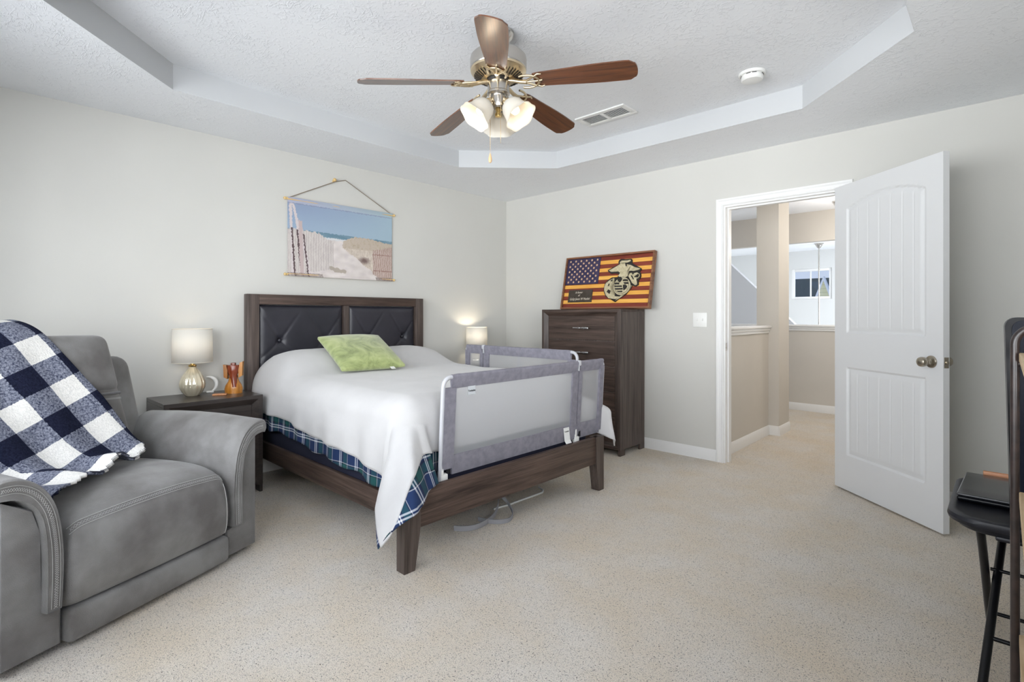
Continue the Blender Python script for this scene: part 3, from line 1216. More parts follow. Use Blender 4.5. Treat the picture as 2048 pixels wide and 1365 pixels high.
def drape(X, Y, off, k=0.12):
    qx, qy = min(X, MX1 - MR), max(MY0 + MR, min(MY1 - MR, Y))
    dx, dy = X - qx, Y - qy
    d = math.hypot(dx, dy)
    nz = noise.noise(Vector((X * 2.3, Y * 2.3, 0.3))) * 0.010 + noise.noise(Vector((X * 6, Y * 5, 5.3))) * 0.004
    bump = pillow_bump(qx, Y)
    if d < 1e-6:
        return Vector((X, Y, MZ + off + bump + nz))
    ex, ey = dx / d, dy / d
    RR = MR + off
    arc = RR * PI / 2
    bfac = bump * max(0, 1 - d / 0.28)
    if d < arc:
        a = d / RR
        return Vector((qx + ex * RR * math.sin(a), qy + ey * RR * math.sin(a), MZ - MR + RR * math.cos(a) + bfac + nz))
    s = d - arc
    c = 4 * ex * ex * ey * ey
    fl = 0.035
    if ey < 0:
        fl += 0.50 * c + (0.50 * sm(-Y, 2.50, 2.62) * sm(ex, 0.5, 0.9))
    else:
        fl += 0.08 * c
    w = 0.0 if ey < 0 else c * 0.22 * sm(s, 0.0, 0.16)
    if ey < -0.5:
        w += (0.008 * math.sin(X * 15.0 + 0.6) + 0.005 * math.sin(X * 31.0)) * min(1, s / 0.15) + 0.012 * min(1, s / 0.1)
    th = math.atan2(abs(ey), ex)
    if ex > 0.1 and abs(ey) > 0.1:
        w += 0.026 * math.sin(th * 13.0 + 0.9) * min(1, s / 0.2) * min(1, c * 2)
    out = RR + fl * s + w
    z = MZ - MR - s * (0.985 - k * c) + bfac + nz
    p = Vector((qx + ex * out, qy + ey * out, max(z, 0.02)))
    # the guard rails hold the cloth back; past their ends it is free
    xm = 1.966 + off * 0.5 + 0.004 * math.sin(Y * 19) + 0.5 * sm(-p.y, 2.53, 2.63) + 0.3 * sm(p.y, -1.17, -1.05)
    ym = -1.243 + off * 0.5 + 0.4 * sm(p.x, 1.85, 1.97)
    p.x = min(p.x, xm)
    p.y = min(p.y, ym)
    return p


def bedding(name, mat, off, over_side, over_foot, over_far, k, nu=170, nv=150, x0=0.10):
    arc = (MR + off) * PI / 2

    def flat(u, v):
        # overhang grows towards the foot
        side = over_side(x0 + (MX1 - x0) * u)
        foot = over_foot(v)
        X = x0 + (MX1 - MR + arc + foot - x0) * u
        y0 = MY0 + MR - arc - side
        y1 = MY1 - MR + arc + over_far
        return X, y0 + (y1 - y0) * v
    b = B()
    b.grid(lambda u, v: drape(*flat(u, v), off, k), nu, nv, lambda u, v: flat(u, v))
    return b.done(name, mat, None, 180)


pl = bedding('plaid_sheet', PLAID, 0.004, lambda x: 0.245 + 0.090 * sm(x, 0.4, 1.8) + 0.055 * sm(x, 1.55, 1.92) + 0.010 * math.sin(x * 23), lambda v: 0.265 + 0.05 * sm(v, 0.3, 0.0) - 0.15 * sm(v, 0.66, 0.9), 0.10, 0.24)
tag(solidify(pl, 0.004, 1), 'blue and green plaid sheet showing below the white blanket on the bed', 'sheet')
wb = bedding('white_blanket', WHITEB, 0.020, lambda x: 0.140 + 0.115 * sm(x, 0.4, 1.8) + 0.09 * sm(x, 1.5, 1.92) + 0.006 * math.sin(x * 9), lambda v: 0.155 - 0.03 * sm(v, 0.30, 0.20) + 0.17 * sm(v, 0.19, 0.02) + 0.10 * sm(v, 0.72, 0.98), 0.27, 0.19)
tag(solidify(wb, 0.009, 1), 'white fleece blanket spread over the bed and hanging to a point at its corner', 'blanket')

# green cushion leaning on the pillow bump
ca = Vector((0.062, 0.998, 0))
cu_ = Vector((-0.998, 0.062, 0)) * math.cos(0.47) + Vector((0, 0, 1)) * math.sin(0.47)
cn = ca.cross(cu_)
b = B()


def pinch(o, u):
    # knife-edge seam and pointed corners, plump middle
    k = (1 - abs(u[0]) ** 2.6) * (1 - abs(u[1]) ** 2.6)
    f = 0.10 + 0.90 * max(0, k) ** 0.55
    w = 1 - 0.055 * (1 - u[1] ** 2) * abs(u[0]) ** 3
    w2 = 1 - 0.055 * (1 - u[0] ** 2) * abs(u[1]) ** 3
    return Vector((o.x * w, o.y * w2, o.z * f))


b.pad((0, 0, 0), (0.50, 0.47, 0.135), 0.02, 16, (0, 0, 0.012), None, pinch)
cush = b.done('cushion', GREEN, None, 180)
cush.matrix_local = frame3(Vector((0.588, -2.142, 0.905)), ca, cu_, cn)
tag(cush, 'green plush cushion tilted on the white blanket at the head of the bed', 'cushion')
b = B()
b.box((0.135, -0.242, 0.0), (0.034, 0.03, 0.0016))
b.done('care_tag', PLASTW, cush, 0)


# ------------------------------------------------------------------ bed guard rails
def arc_pts(c, r, a0, a1, n, fr):
    return [fr(c[0] + r * math.cos(R(a0 + (a1 - a0) * i / n)), c[1] + r * math.sin(R(a0 + (a1 - a0) * i / n))) for i in range(n + 1)]


def guard_rail(label, loc, rz, L, zb, zt, joints, lean, with_tags):
    """local a = along the rail, z up; lean tips the top towards local -y"""
    t = thing('bed_guard_rail', label, 'bed rail', loc, rz, 'mesh guard rails of the bed')

    def fr(a, z, y=0.0):
        return Vector((a, y - lean * (z - zb), z))
    r = 0.011
    rc = 0.045
    b = B()
    pts = [fr(0.0, zb - 0.02), fr(0.0, zt - rc)] + arc_pts((rc, zt - rc), rc, 180, 90, 6, fr)[1:] + arc_pts((L - rc, zt - rc), rc, 90, 0, 6, fr) + [fr(L, zb + 0.0)]
    b.tube(pts, r, 12)
    b.done('tube_frame', RAILTUBE, t, 60)
    # sleeve along the top, wrapped round the tube, with soft puckers
    top0, top1 = 0.052, L - 0.012

    def sleeve(a0, a1, h):
        b = B()
        n = max(8, int((a1 - a0) / 0.012))
        loops = []
        for i in range(n + 1):
            a = a0 + (a1 - a0) * i / n
            q = 1 + 0.10 * noise.noise(Vector((a * 26, zt * 7, loc[0])))
            lp = []
            for k in range(8):
                an = R(180 - 180 * k / 7)
                lp.append(fr(a, zt + 0.0145 * q * math.sin(an), 0.0145 * q * math.cos(an)))
            lp.append(fr(a, zt - h, 0.0035))
            lp.append(fr(a, zt - h, -0.0035))
            loops.append(lp)
        b.loft(loops)
        return b.done('top_sleeve', GREYF, t, 50)
    ends = [top0] + [j for j in joints] + [top1]
    for i in range(len(ends) - 1):
        a0 = ends[i] + (0.016 if i else 0)
        a1 = ends[i + 1] - (0.016 if i < len(ends) - 2 else 0)
        sleeve(a0, a1, 0.058)

    def panel(name, a0, a1, z0, z1, th, mat, seg=1):
        b = B()
        nz = 14
        loops = []
        for i in range(nz + 1):
            z = z0 + (z1 - z0) * i / nz
            g = 0.003 * noise.noise(Vector((a0 * 9, z * 22, 1.3)))
            loops.append([fr(a0 + g, z, -th), fr(a1 + g, z, -th), fr(a1 + g, z, th), fr(a0 + g, z, th)])
        b.loft(loops)
        return b.done(name, mat, t, 30)
    panel('side_sleeve', 0.004, 0.076, zb + 0.035, zt - 0.052, 0.0125, GREYF)
    panel('side_sleeve', L - 0.046, L - 0.002, zb + 0.02, zt - 0.03, 0.0125, GREYF)
    for j in joints:
        panel('centre_sleeve', j - 0.066, j - 0.006, zb + 0.03, zt - 0.050, 0.009, GREYF)
        panel('centre_sleeve', j + 0.004, j + 0.040, zb + 0.03, zt - 0.050, 0.009, GREYF)
        b = B()
        b.box(fr(j, zt + 0.0), (0.030, 0.034, 0.036), 0.008)
        b.box(fr(j, zt - 0.032), (0.012, 0.020, 0.040), 0.004)
        b.done('hinge_joint', RAILTUBE, t, 40)
    panel('bottom_band', 0.074, L - 0.02, zb, zb + 0.098, 0.006, GREYF)
    b = B()
    cuts = [0.070] + joints + [L - 0.045]
    b.box(fr(L / 2, (zb + 0.095 + zt - 0.05) / 2), (L - 0.10, 0.0016, zt - zb - 0.14), 0, Matrix.Rotation(math.atan(lean), 3, 'X'))
    b.done('mesh_panel', NET, t, 0)
    for a in [0.012] + joints:
        b = B()
        b.box(fr(a + 0.008, zb - 0.005), (0.046, 0.030, 0.040), 0.008)
        b.box(fr(a - 0.004, zb + 0.034), (0.016, 0.026, 0.060), 0.006)
        b.cyl(fr(a + 0.016, zb - 0.022, -0.012), fr(a + 0.016, zb - 0.022, 0.012), 0.014, seg=14)
        b.done('base_clip', PLASTW, t, 40)
        b = B()
        b.box(fr(a + 0.034, zb + 0.028, -0.007), (0.024, 0.006, 0.036), 0.001)
        b.done('fabric_slot', BLKPL, t, 0)
    if with_tags:
        b = B()
        b.box(fr(0.185, zt - 0.078, -0.006), (0.052, 0.0012, 0.044))
        tg = b.done('brand_label', plain('label_grey', (196, 200, 204), 0.7), t, 0)
        text_mesh('brand_text', 'Tonbabie', 0.0135, frame3(fr(0.185, zt - 0.080, -0.0074), (1, 0, 0), (0, 0, 1), (0, -1, 0)), BLKGL, tg)
        b = B()
        pts = [(0.004, zb + 0.090), (-0.004, zb + 0.045), (-0.010, zb + 0.012), (-0.024, zb - 0.006)]
        b.loft([[fr(joints[0] - 0.136, z, -0.010 + y), fr(joints[0] - 0.080, z, -0.010 + y), fr(joints[0] - 0.080, z, -0.012 + y), fr(joints[0] - 0.136, z, -0.012 + y)] for y, z in pts])
        tg = b.done('paper_tag', plain('tag_white', (226, 227, 226), 0.6), t, 0)
        text_mesh('brand_text', 'Tonbabie', 0.0120, frame3(fr(joints[0] - 0.108, zb + 0.066, -0.0125), (1, 0, 0.02), (0, 0.08, 1), (0, -1, 0)), BLKGL, tg)
    return t


# foot rail runs along y (local x -> world y), standing just inside the footboard; top tips outwards to the foot
guard_rail('grey mesh guard rail standing at the foot of the bed above the footboard', (2.003, -2.542, 0), R(90), 1.40, 0.372, 0.866, [1.115], 0.06, True)
guard_rail('grey mesh guard rail on the far side of the bed, in front of the dresser', (1.872, -1.222, 0), R(180), 1.16, 0.40, 0.915, [0.945], 0.0, False)
# slim strap half way along the far rail
b = B()
b.box((1.31, -1.213, 0.80), (0.022, 0.004, 0.21), 0.001, Matrix.Rotation(R(7), 3, 'Y'))
far_rail = [o for o in bpy.data.objects if o.name.startswith('bed_guard_rail')][-1]
st_ = b.done('strap', GREYF, far_rail, 0)
st_.matrix_parent_inverse = (Matrix.Translation((1.872, -1.222, 0)) @ Matrix.Rotation(R(180), 4, 'Z')).inverted()

# webbing strap and white rod lying under the footboard
b = B()


def ribbon(pts, h, th=0.002):
    pts = [Vector(p) for p in pts]
    # smooth with Catmull-Rom
    sm_ = []
    for i in range(len(pts) - 1):
        p0, p1, p2, p3 = pts[max(0, i - 1)], pts[i], pts[i + 1], pts[min(len(pts) - 1, i + 2)]
        for k in range(6):
            u = k / 6
            sm_.append(0.5 * ((2 * p1) + (p2 - p0) * u + (2 * p0 - 5 * p1 + 4 * p2 - p3) * u * u + (3 * p1 - p0 - 3 * p2 + p3) * u ** 3))
    sm_.append(pts[-1])
    loops = []
    for i, p in enumerate(sm_):
        tg_ = (sm_[min(i + 1, len(sm_) - 1)] - sm_[max(i - 1, 0)])
        nn = Vector((tg_.y, -tg_.x, 0)).normalized() * th
        loops.append([p - nn, p + nn, p + nn + Vector((0, 0, h)), p - nn + Vector((0, 0, h))])
    b.loft(loops)


ribbon([(1.86, -2.33, 0.003), (1.91, -2.29, 0.003), (1.935, -2.23, 0.003), (1.925, -2.14, 0.004), (1.90, -2.06, 0.012), (1.87, -2.00, 0.045), (1.83, -1.96, 0.09), (1.80, -1.93, 0.14)], 0.028)
ribbon([(1.86, -2.15, 0.003), (1.93, -2.13, 0.003), (1.985, -2.08, 0.003), (1.99, -2.02, 0.003), (1.945, -1.955, 0.010), (1.88, -1.93, 0.045), (1.84, -1.95, 0.085)], 0.024)
tag(b.done('webbing_strap', plain('grey_webbing', (150, 150, 154), 0.8), None, 50), 'loose grey webbing strap looped on the carpet under the bed footboard', 'strap')
b = B()
b.tube([(1.80, -1.97, 0.008), (1.818, -1.86, 0.008), (1.826, -1.545, 0.008), (1.80, -1.505, 0.008), (1.74, -1.48, 0.008)], 0.006, 10)
tag(b.done('metal_rod', PLASTW, None, 60), 'thin white metal rod lying on the carpet under the bed footboard', 'rod')


# ------------------------------------------------------------------ cabinets: chest of drawers and two nightstands
def cabinet(name, label, cat, loc, rz, w, d, h, rows, mx, my, mz, handles, group=None):
    """front at local y = 0, depth along +y; mitred frame sloping in to recessed drawers"""
    t = thing(name, label, cat, loc, rz, group)
    fw, rec = 0.062, 0.022
    b = B()
    b.bx(0.006, w - 0.006, 0.024, d, rows[-1][0] - 0.03, h - 0.004)
    b.done('body', mz, t, 0)
    b = B()
    b.bx(0, w, 0.0265, d, h - 0.022, h, 0.002)
    b.done('top', mx, t, 20)
    for x0 in (0, w - 0.02):
        b = B()
        b.bx(x0, x0 + 0.02, 0.0265, d, 0.05, h - 0.0225, 0.0015)
        b.bx(x0, x0 + 0.02, 0.002, 0.075, 0.0, 0.0495, 0.001)
        b.bx(x0, x0 + 0.02, d - 0.075, d, 0.0, 0.055, 0.001)
        b.done('side_panel', mz, t, 20)
    z1 = rows[0][1]
    z0 = rows[-1][0]

    def mitre(o0, o1, i0, i1):
        (ax, az), (bx_, bz), (cx, cz), (dx, dz) = o0, o1, i1, i0
        return [Vector((ax, 0, az)), Vector((bx_, 0, bz)), Vector((cx, rec, cz)), Vector((dx, rec, dz))]
    for (nm, quad, m) in (('frame_top', ((0, h), (w, h), (fw, z1), (w - fw, z1)), mx), ('frame_side', ((0, 0.05), (0, h), (fw, z0), (fw, z1)), mz),
                          ('frame_side', ((w, h), (w, 0.05), (w - fw, z1), (w - fw, z0)), mz), ('frame_bottom', ((w, 0.05), (0, 0.05), (w - fw, z0), (fw, z0)), mx)):
        q = mitre(*quad)
        b = B()
        # flat outer lip then a slope down to the drawers
        lip = [q[0].lerp(q[3], 0.40), q[1].lerp(q[2], 0.40)]
        for v in lip:
            v.y = 0.0
        back = Vector((0, 0.03, 0))
        front = [q[0], q[1], lip[1], lip[0]]
        slope = [lip[0], lip[1], q[2], q[3]]
        vf = [b.bm.verts.new(v + Vector((0, -0.001, 0))) for v in (q[0], q[1], lip[1], q[2], q[3], lip[0])]
        vb = [b.bm.verts.new(v + (Vector((0, 0.026, 0)) if v.y < rec else Vector((0, 0.004, 0)))) for v in (q[0], q[1], lip[1], q[2], q[3], lip[0])]
        b._f([vf[0], vf[1], vf[2], vf[5]])
        b._f([vf[5], vf[2], vf[3], vf[4]])
        for i in range(6):
            k = (i + 1) % 6
            b._f([vf[i], vf[k], vb[k], vb[i]])
        b._f([vb[5], vb[2], vb[1], vb[0]])
        b._f([vb[4], vb[3], vb[2], vb[5]])
        b.done(nm, m, t, 0)
    for i, (a0, a1) in enumerate(rows):
        b = B()
        b.bx(fw + 0.003, w - fw - 0.003, rec - 0.004, rec + 0.020, a0 + 0.0025, a1 - 0.0025, 0.003)
        dr = b.done('drawer', mx, t, 20)
        zc = (a0 + a1) / 2
        xc = w * 0.53
        b = B()
        b.tube([(xc - 0.082, rec - 0.030, zc), (xc + 0.082, rec - 0.030, zc)], 0.0055, 10)
        b.bx(xc + 0.020, xc + 0.084, rec - 0.040, rec - 0.022, zc - 0.009, zc + 0.009, 0.004)
        b.bx(xc - 0.030, xc - 0.004, rec - 0.038, rec - 0.024, zc - 0.007, zc + 0.007, 0.003)
        for x in (-0.06, 0.06):
            b.cyl((xc + x, rec - 0.030, zc), (xc + x, rec, zc), 0.005, seg=10)
        b.done('handle', CHROME, dr, 40)
    return t


cabinet('chest_of_drawers', 'tall dark wood chest of drawers against the wall left of the doorway', 'dresser', (0.873, -0.418, 0), 0.0, 0.846, 0.400, 1.228,
        [(0.957, 1.168), (0.742, 0.954), (0.527, 0.739), (0.312, 0.524), (0.100, 0.309)], DWX, DWY, DWZ, True)
cabinet('nightstand', 'dark wood nightstand between the grey recliner and the bed', 'nightstand', (0.435, -3.352, 0), R(90), 0.565, 0.415, 0.645,
        [(0.35, 0.585), (0.11, 0.345)], NSX, NSX, NSX, True, 'nightstands beside the bed')
cabinet('nightstand', 'dark wood nightstand behind the far bed rail, in the room corner', 'nightstand', (0.435, -1.05, 0), R(90), 0.565, 0.415, 0.645,
        [(0.35, 0.585), (0.11, 0.345)], NSX, NSX, NSX, True, 'nightstands beside the bed')


# ------------------------------------------------------------------ bedside lamps
def table_lamp(label, loc, k):
    t = thing('table_lamp', label, 'lamp', loc, 0.0, 'bedside lamps')

    def ribs(a, r, z):
        q = max(0, min(1, z / 0.02)) * max(0, min(1, (0.19 * k - z) / 0.05))
        return r * (1 + 0.085 * q * (abs(math.cos(7 * a)) - 0.5))
    pr = [(0.0, 0.0), (0.040, 0.0), (0.043, 0.006), (0.058, 0.026), (0.070, 0.052), (0.0735, 0.075), (0.071, 0.095), (0.060, 0.125), (0.043, 0.155), (0.028, 0.178), (0.021, 0.190), (0.020, 0.194)]
    b = B()
    b.lathe([(r * k, z * k) for r, z in pr], 84, None, ribs)
    b.done('glass_base', AMBERG, t, 180)
    b = B()
    b.lathe([(r * k, z * k) for r, z in [(0.022, 0.192), (0.024, 0.196), (0.024, 0.202), (0.014, 0.206), (0.013, 0.222), (0.016, 0.226), (0.016, 0.25), (0.0, 0.25)]], 24)
    b.done('brass_neck', BRASS, t, 40)
    z0, z1, r0, r1 = 0.222 * k, 0.440 * k, 0.1165 * k, 0.1140 * k
    b = B()
    b.loft([[(r * math.cos(2 * PI * i / 56), r * math.sin(2 * PI * i / 56), z) for i in range(56)] for r, z in ((r0, z0), (r1, z1))], False, False)
    sh = b.done('lamp_shade', SHADE, t, 60)
    solidify(sh, 0.0012, 0)
    b = B()
    wire = plain('shade_wire', (226, 218, 202), 0.5)
    b.tube([(r0 * math.cos(2 * PI * i / 48), r0 * math.sin(2 * PI * i / 48), z0) for i in range(48)], 0.0016, 6, True)
    b.done('shade_ring', wire, sh, 60)
    b = B()
    b.tube([(r1 * math.cos(2 * PI * i / 48), r1 * math.sin(2 * PI * i / 48), z1) for i in range(48)], 0.0016, 6, True)
    for i in range(3):
        a = 2 * PI * i / 3
        b.tube([(0, 0, z1 - 0.02), (r1 * math.cos(a), r1 * math.sin(a), z1 - 0.004)], 0.0012, 6)
    b.done('shade_ring', wire, sh, 60)
    b = B()
    b.lathe([(0.012, 0.25 * k), (0.02, 0.275 * k), (0.028, 0.305 * k), (0.022, 0.33 * k), (0.0, 0.342 * k)], 20)
    b.done('bulb', BULB, t, 60)
    return t


table_lamp('amber glass table lamp with white drum shade on the nightstand beside the recliner', (0.150, -3.125, 0.645), 1.0)
light('lamp_glow', 'POINT', (0.150, -3.125, 0.975), 0.8, (1.0, 0.80, 0.55), radius=0.03)
table_lamp('table lamp with glowing shade in the room corner, behind the far bed rail', (0.150, -0.585, 0.645), 0.925)
light('lamp_glow', 'POINT', (0.150, -0.585, 0.995), 2.6, (1.0, 0.86, 0.66), radius=0.03)

# carved wooden ornament: flared two-tone body with winged top
t = thing('wooden_sculpture', 'carved red and yellow wood sculpture on the nightstand next to the lamp', 'sculpture', (0.215, -2.895, 0.645), R(58))
HEART = wood('heartwood', (92, 32, 14), (136, 58, 24), 2, 0.25, coat=0.5)
SAP = wood('sapwood', (150, 92, 28), (200, 134, 52), 2, 0.25, coat=0.5)
b = B()
b.loft([[(rx * math.cos(2 * PI * i / 28) + ox, ry * math.sin(2 * PI * i / 28), z) for i in range(28)] for rx, ry, z, ox in
        ((0.054, 0.040, 0.0, 0), (0.057, 0.042, 0.03, 0), (0.050, 0.040, 0.055, 0.0), (0.034, 0.032, 0.080, 0.0), (0.027, 0.027, 0.105, 0.0), (0.026, 0.026, 0.120, 0))])
b.done('base', SAP, t, 60)
b = B()
b.loft([[(rx * math.cos(2 * PI * i / 24) + ox, ry * math.sin(2 * PI * i / 24) - 0.012, z) for i in range(24)] for rx, ry, z, ox in
        ((0.020, 0.034, 0.045, 0.012), (0.020, 0.027, 0.09, 0.006), (0.026, 0.026, 0.125, 0), (0.036, 0.028, 0.150, 0), (0.040, 0.028, 0.178, 0), (0.036, 0.024, 0.192, 0))])
b.bx(-0.014, 0.014, -0.024, 0.010, 0.185, 0.207, 0.004)
b.done('torso', HEART, t, 45)
for sx in (-1, 1):
    b = B()
    b.prism([(sx * 0.034, 0.105 if sx > 0 else 0.098), (sx * 0.056, 0.118 if sx > 0 else 0.11), (sx * 0.060, 0.215 if sx > 0 else 0.196), (sx * 0.042, 0.208 if sx > 0 else 0.192), (sx * 0.034, 0.16)],
            lambda a, z, d: (a, d, z), -0.022, 0.020)
    b.done('wing', SAP, t, 20)
b = B()
b.box((0, 0, 0.006), (0.085, 0.042, 0.012), 0.005, Matrix.Rotation(R(62), 3, 'Z'))
o = b.done('wood_piece', wood('tan_wood', (170, 96, 48), (222, 170, 122), 1, 0.4), None, 40, (0.262, -2.995, 0.645))
tag(o, 'small flat piece of tan wood lying on the nightstand before the sculpture', 'wood piece')
b = B()
b.tube([(0.052 * math.cos(R(a)), 0, 0.056 + 0.052 * math.sin(R(a))) for a in range(-70, 110, 10)], [0.003 + 0.010 * math.sin(PI * i / 17) for i in range(18)], 12)
b.box((0.012, 0, 0.006), (0.045, 0.030, 0.012), 0.004)
o = b.done('ceramic_crescent', PLASTW, None, 60, (0.075, -3.012, 0.645))
o.rotation_euler = (0, 0, R(80))
tag(o, 'small white crescent ornament behind the glass lamp on the nightstand', 'ornament')

# ------------------------------------------------------------------ recliner
RC = thing('recliner', 'grey suede recliner armchair with contrast stitching in the left corner of the room', 'armchair', (1.281, -3.145, 0), math.atan2(-0.911, 0.411))
CW = 1.034


def zigzag(b, pts, wdir, half, step, r=0.0016):
    """zigzag thread along a polyline; wdir(i) gives the across direction at point i"""
    pts = [Vector(p) for p in pts]
    for first in (1, -1):
        out = []
        sgn = first
        for i in range(len(pts) - 1):
            a, c = pts[i], pts[i + 1]
            L_ = (c - a).length
            n = max(1, int(round(L_ / step)))
            for k in range(n):
                p = a.lerp(c, k / n)
                out.append(p + wdir(i, k / n) * (half * sgn))
                sgn = -sgn
        b.tube(out, r, 4)


def crom(pts, n=5):
    pts = [Vector(p) for p in pts]
    o_ = []
    for i in range(len(pts) - 1):
        p0, p1, p2, p3 = pts[max(0, i - 1)], pts[i], pts[i + 1], pts[min(len(pts) - 1, i + 2)]
        for k in range(n):
            u = k / n
            o_.append(0.5 * ((2 * p1) + (p2 - p0) * u + (2 * p0 - 5 * p1 + 4 * p2 - p3) * u * u + (3 * p1 - p0 - 3 * p2 + p3) * u ** 3))
    o_.append(pts[-1])
    return o_


OUT = crom([(0.158, 0.0, 0.165), (0.164, 0, 0.30), (0.160, 0, 0.42), (0.140, 0, 0.53), (0.098, 0, 0.605), (0.04, 0, 0.644), (-0.012, 0, 0.650), (-0.034, 0, 0.632), (-0.036, 0, 0.600), (-0.026, 0, 0.580)])
INN = crom([(-0.010, 0, 0.583), (0.030, 0, 0.575), (0.072, 0, 0.545), (0.100, 0, 0.490), (0.112, 0, 0.40), (0.114, 0, 0.30), (0.112, 0, 0.165)])
MID = crom([(0.137, 0.0, 0.175), (0.141, 0, 0.30), (0.137, 0, 0.41), (0.120, 0, 0.51), (0.084, 0, 0.578), (0.035, 0, 0.612), (-0.015, 0, 0.617)], 8)
SEC = OUT + INN
cx_ = sum(p.x for p in SEC) / len(SEC)
cz_ = sum(p.z for p in SEC) / len(SEC)
for mir in (0, 1):
    fx = (lambda w: w) if not mir else (lambda w: CW - w)
    b = B()
    loops = []
    for dep, k in ((0.030, 0.0), (0.034, 0.55), (0.030, 0.85), (0.018, 1.0), (-0.10, 1.0), (-0.25, 1.0), (-0.40, 1.0), (-0.55, 1.0), (-0.68, 1.0), (-0.74, 0.9)):
        lp = []
        nO = len(OUT)
        for i, p in enumerate(SEC):
            j = i
            # thin the band towards its own mid line at the front for a rounded edge
            u = i / (nO - 1) if i < nO else 1 - (i - nO) / (len(INN) - 1)
            m = MID[min(len(MID) - 1, int(round(u * (len(MID) - 1))))]
            kk = 0.80 + 0.20 * k
            q = Vector((m.x + (p.x - m.x) * kk, 0, m.z + (p.z - m.z) * kk))
            puff = 0.014 * math.sin(PI * min(1, max(0, (-dep) / 0.7))) if i < nO and q.z > 0.5 else 0
            lp.append((fx(q.x), dep, q.z + puff))
        loops.append(lp)
    b.loft(loops)
    ap = b.done('arm_pad', LEATHER, RC, 50)
    b = B()
    body = [(0.0, 0.025), (0.176, 0.025), (0.176, 0.150), (0.116, 0.160), (0.112, 0.44), (0.085, 0.525), (0.0, 0.575)]

    def inset(poly, k):
        mx_ = sum(p[0] for p in poly) / len(poly)
        mz_ = sum(p[1] for p in poly) / len(poly)
        return [(mx_ + (x - mx_) * (1 - k * 0.14), mz_ + (z - mz_) * (1 - k * 0.03)) for x, z in poly]
    b.loft([[(fx(x), dep, z) for x, z in inset(body, k)] for dep, k in ((0.004, 1.0), (0.0, 0.45), (-0.012, 0.1), (-0.03, 0.0), (-0.78, 0.0), (-0.80, 0.6))])
    b.done('arm_body', LEATHER, RC, 30)
    # stitched band round the front of the arm
    b = B()
    nb = len(MID)

    def across(i, u=0.0):
        i = min(max(i, 0), nb - 2)
        d_ = MID[i + 1] - MID[i]
        q = Vector((-d_.z, 0, d_.x)).normalized()
        return Vector((q.x * (1 if not mir else -1), 0, q.z))
    zigzag(b, [(fx(p.x), 0.0355, p.z) for p in MID], across, 0.0052, 0.0080, 0.0009)
    for off in (-0.012, 0.012):
        b.tube([Vector((fx(p.x), 0.034, p.z)) + across(i) * off for i, p in enumerate(MID)], 0.0008, 4)
    b.done('stitching', STITCH, ap, 0)

# seat cushion with a waterfall front
b = B()
PROF = crom([(-0.62, 0, 0.45), (-0.45, 0, 0.465), (-0.25, 0, 0.470), (-0.12, 0, 0.462), (-0.045, 0, 0.442), (0.004, 0, 0.405), (0.030, 0, 0.340), (0.038, 0, 0.250), (0.030, 0, 0.175), (0.010, 0, 0.148), (-0.03, 0, 0.146), (-0.30, 0, 0.15), (-0.62, 0, 0.15)], 4)
SW0, SW1 = 0.178, 0.856


def seat_pt(p, u):
    e = abs(2 * u - 1)
    round_ = 1 - max(0.0, (e - 0.86) / 0.14) ** 2.2 * 0.5
    crown = 0.022 * (1 - e * e)
    y, z = p.x, p.z
    if z > 0.16:
        z = 0.15 + (z - 0.15) * (0.86 + 0.14 * (1 - max(0, (e - 0.80) / 0.20) ** 2.5)) + (crown if y < 0.0 else crown * 0.7)
    if y > -0.05:
        y = y - 0.030 * max(0, (e - 0.90) / 0.10) ** 2 + 0.010 * (1 - e * e)
    return Vector((SW0 + (SW1 - SW0) * u, y, z))


us = [0, 0.004, 0.015, 0.035, 0.06, 0.1, 0.16, 0.25, 0.35, 0.5, 0.65, 0.75, 0.84, 0.9, 0.94, 0.965, 0.985, 0.996, 1]
b.loft([[seat_pt(p, u) for p in PROF] for u in us])
sc_ = b.done('seat_cushion', LEATHER, RC, 60)
b = B()
i0 = min(range(len(PROF)), key=lambda i: abs(PROF[i].z - 0.418) + (9 if PROF[i].x < -0.2 else 0))
nrm_ = Vector((0, 0.75, 0.66))
for di, dz, zig in ((0, 0.0, True), (-1, 0.0, False), (1, 0.0, False)):
    p = PROF[i0] if zig else PROF[i0 + di * 2]
    pts = [seat_pt(p, 0.03 + 0.94 * k / 60) + nrm_ * 0.002 for k in range(61)]
    if zig:
        zigzag(b, pts, lambda i, u=0: Vector((0, -0.66, 0.75)), 0.0052, 0.0085, 0.0009)
        for s_ in (-1, 1):
            b.tube([q + Vector((0, -0.66, 0.75)) * (0.012 * s_) for q in pts], 0.0011, 4)
b.tube([Vector((SW0 + 0.040, p.x + 0.012, p.z)) for p in PROF if p.x > 0.0 and 0.16 < p.z < 0.40], 0.0013, 4)
b.done('stitching', STITCH, sc_, 0)
b = B()
b.pad(((SW0 + SW1) / 2, -0.09, 0.078), (0.672, 0.24, 0.122), 0.022, 8, (0, 0.008, 0))
b.done('footrest_panel', LEATHER, RC, 60)
TLT = Matrix.Rotation(R(21), 3, 'X')
nB = Vector((0, math.cos(R(21)), math.sin(R(21))))


def bkp(w, z, off=0.0):
    """a point on the front of the reclined back"""
    return Vector((w, -0.50 - (z - 0.46) * 0.384, z)) + nB * off


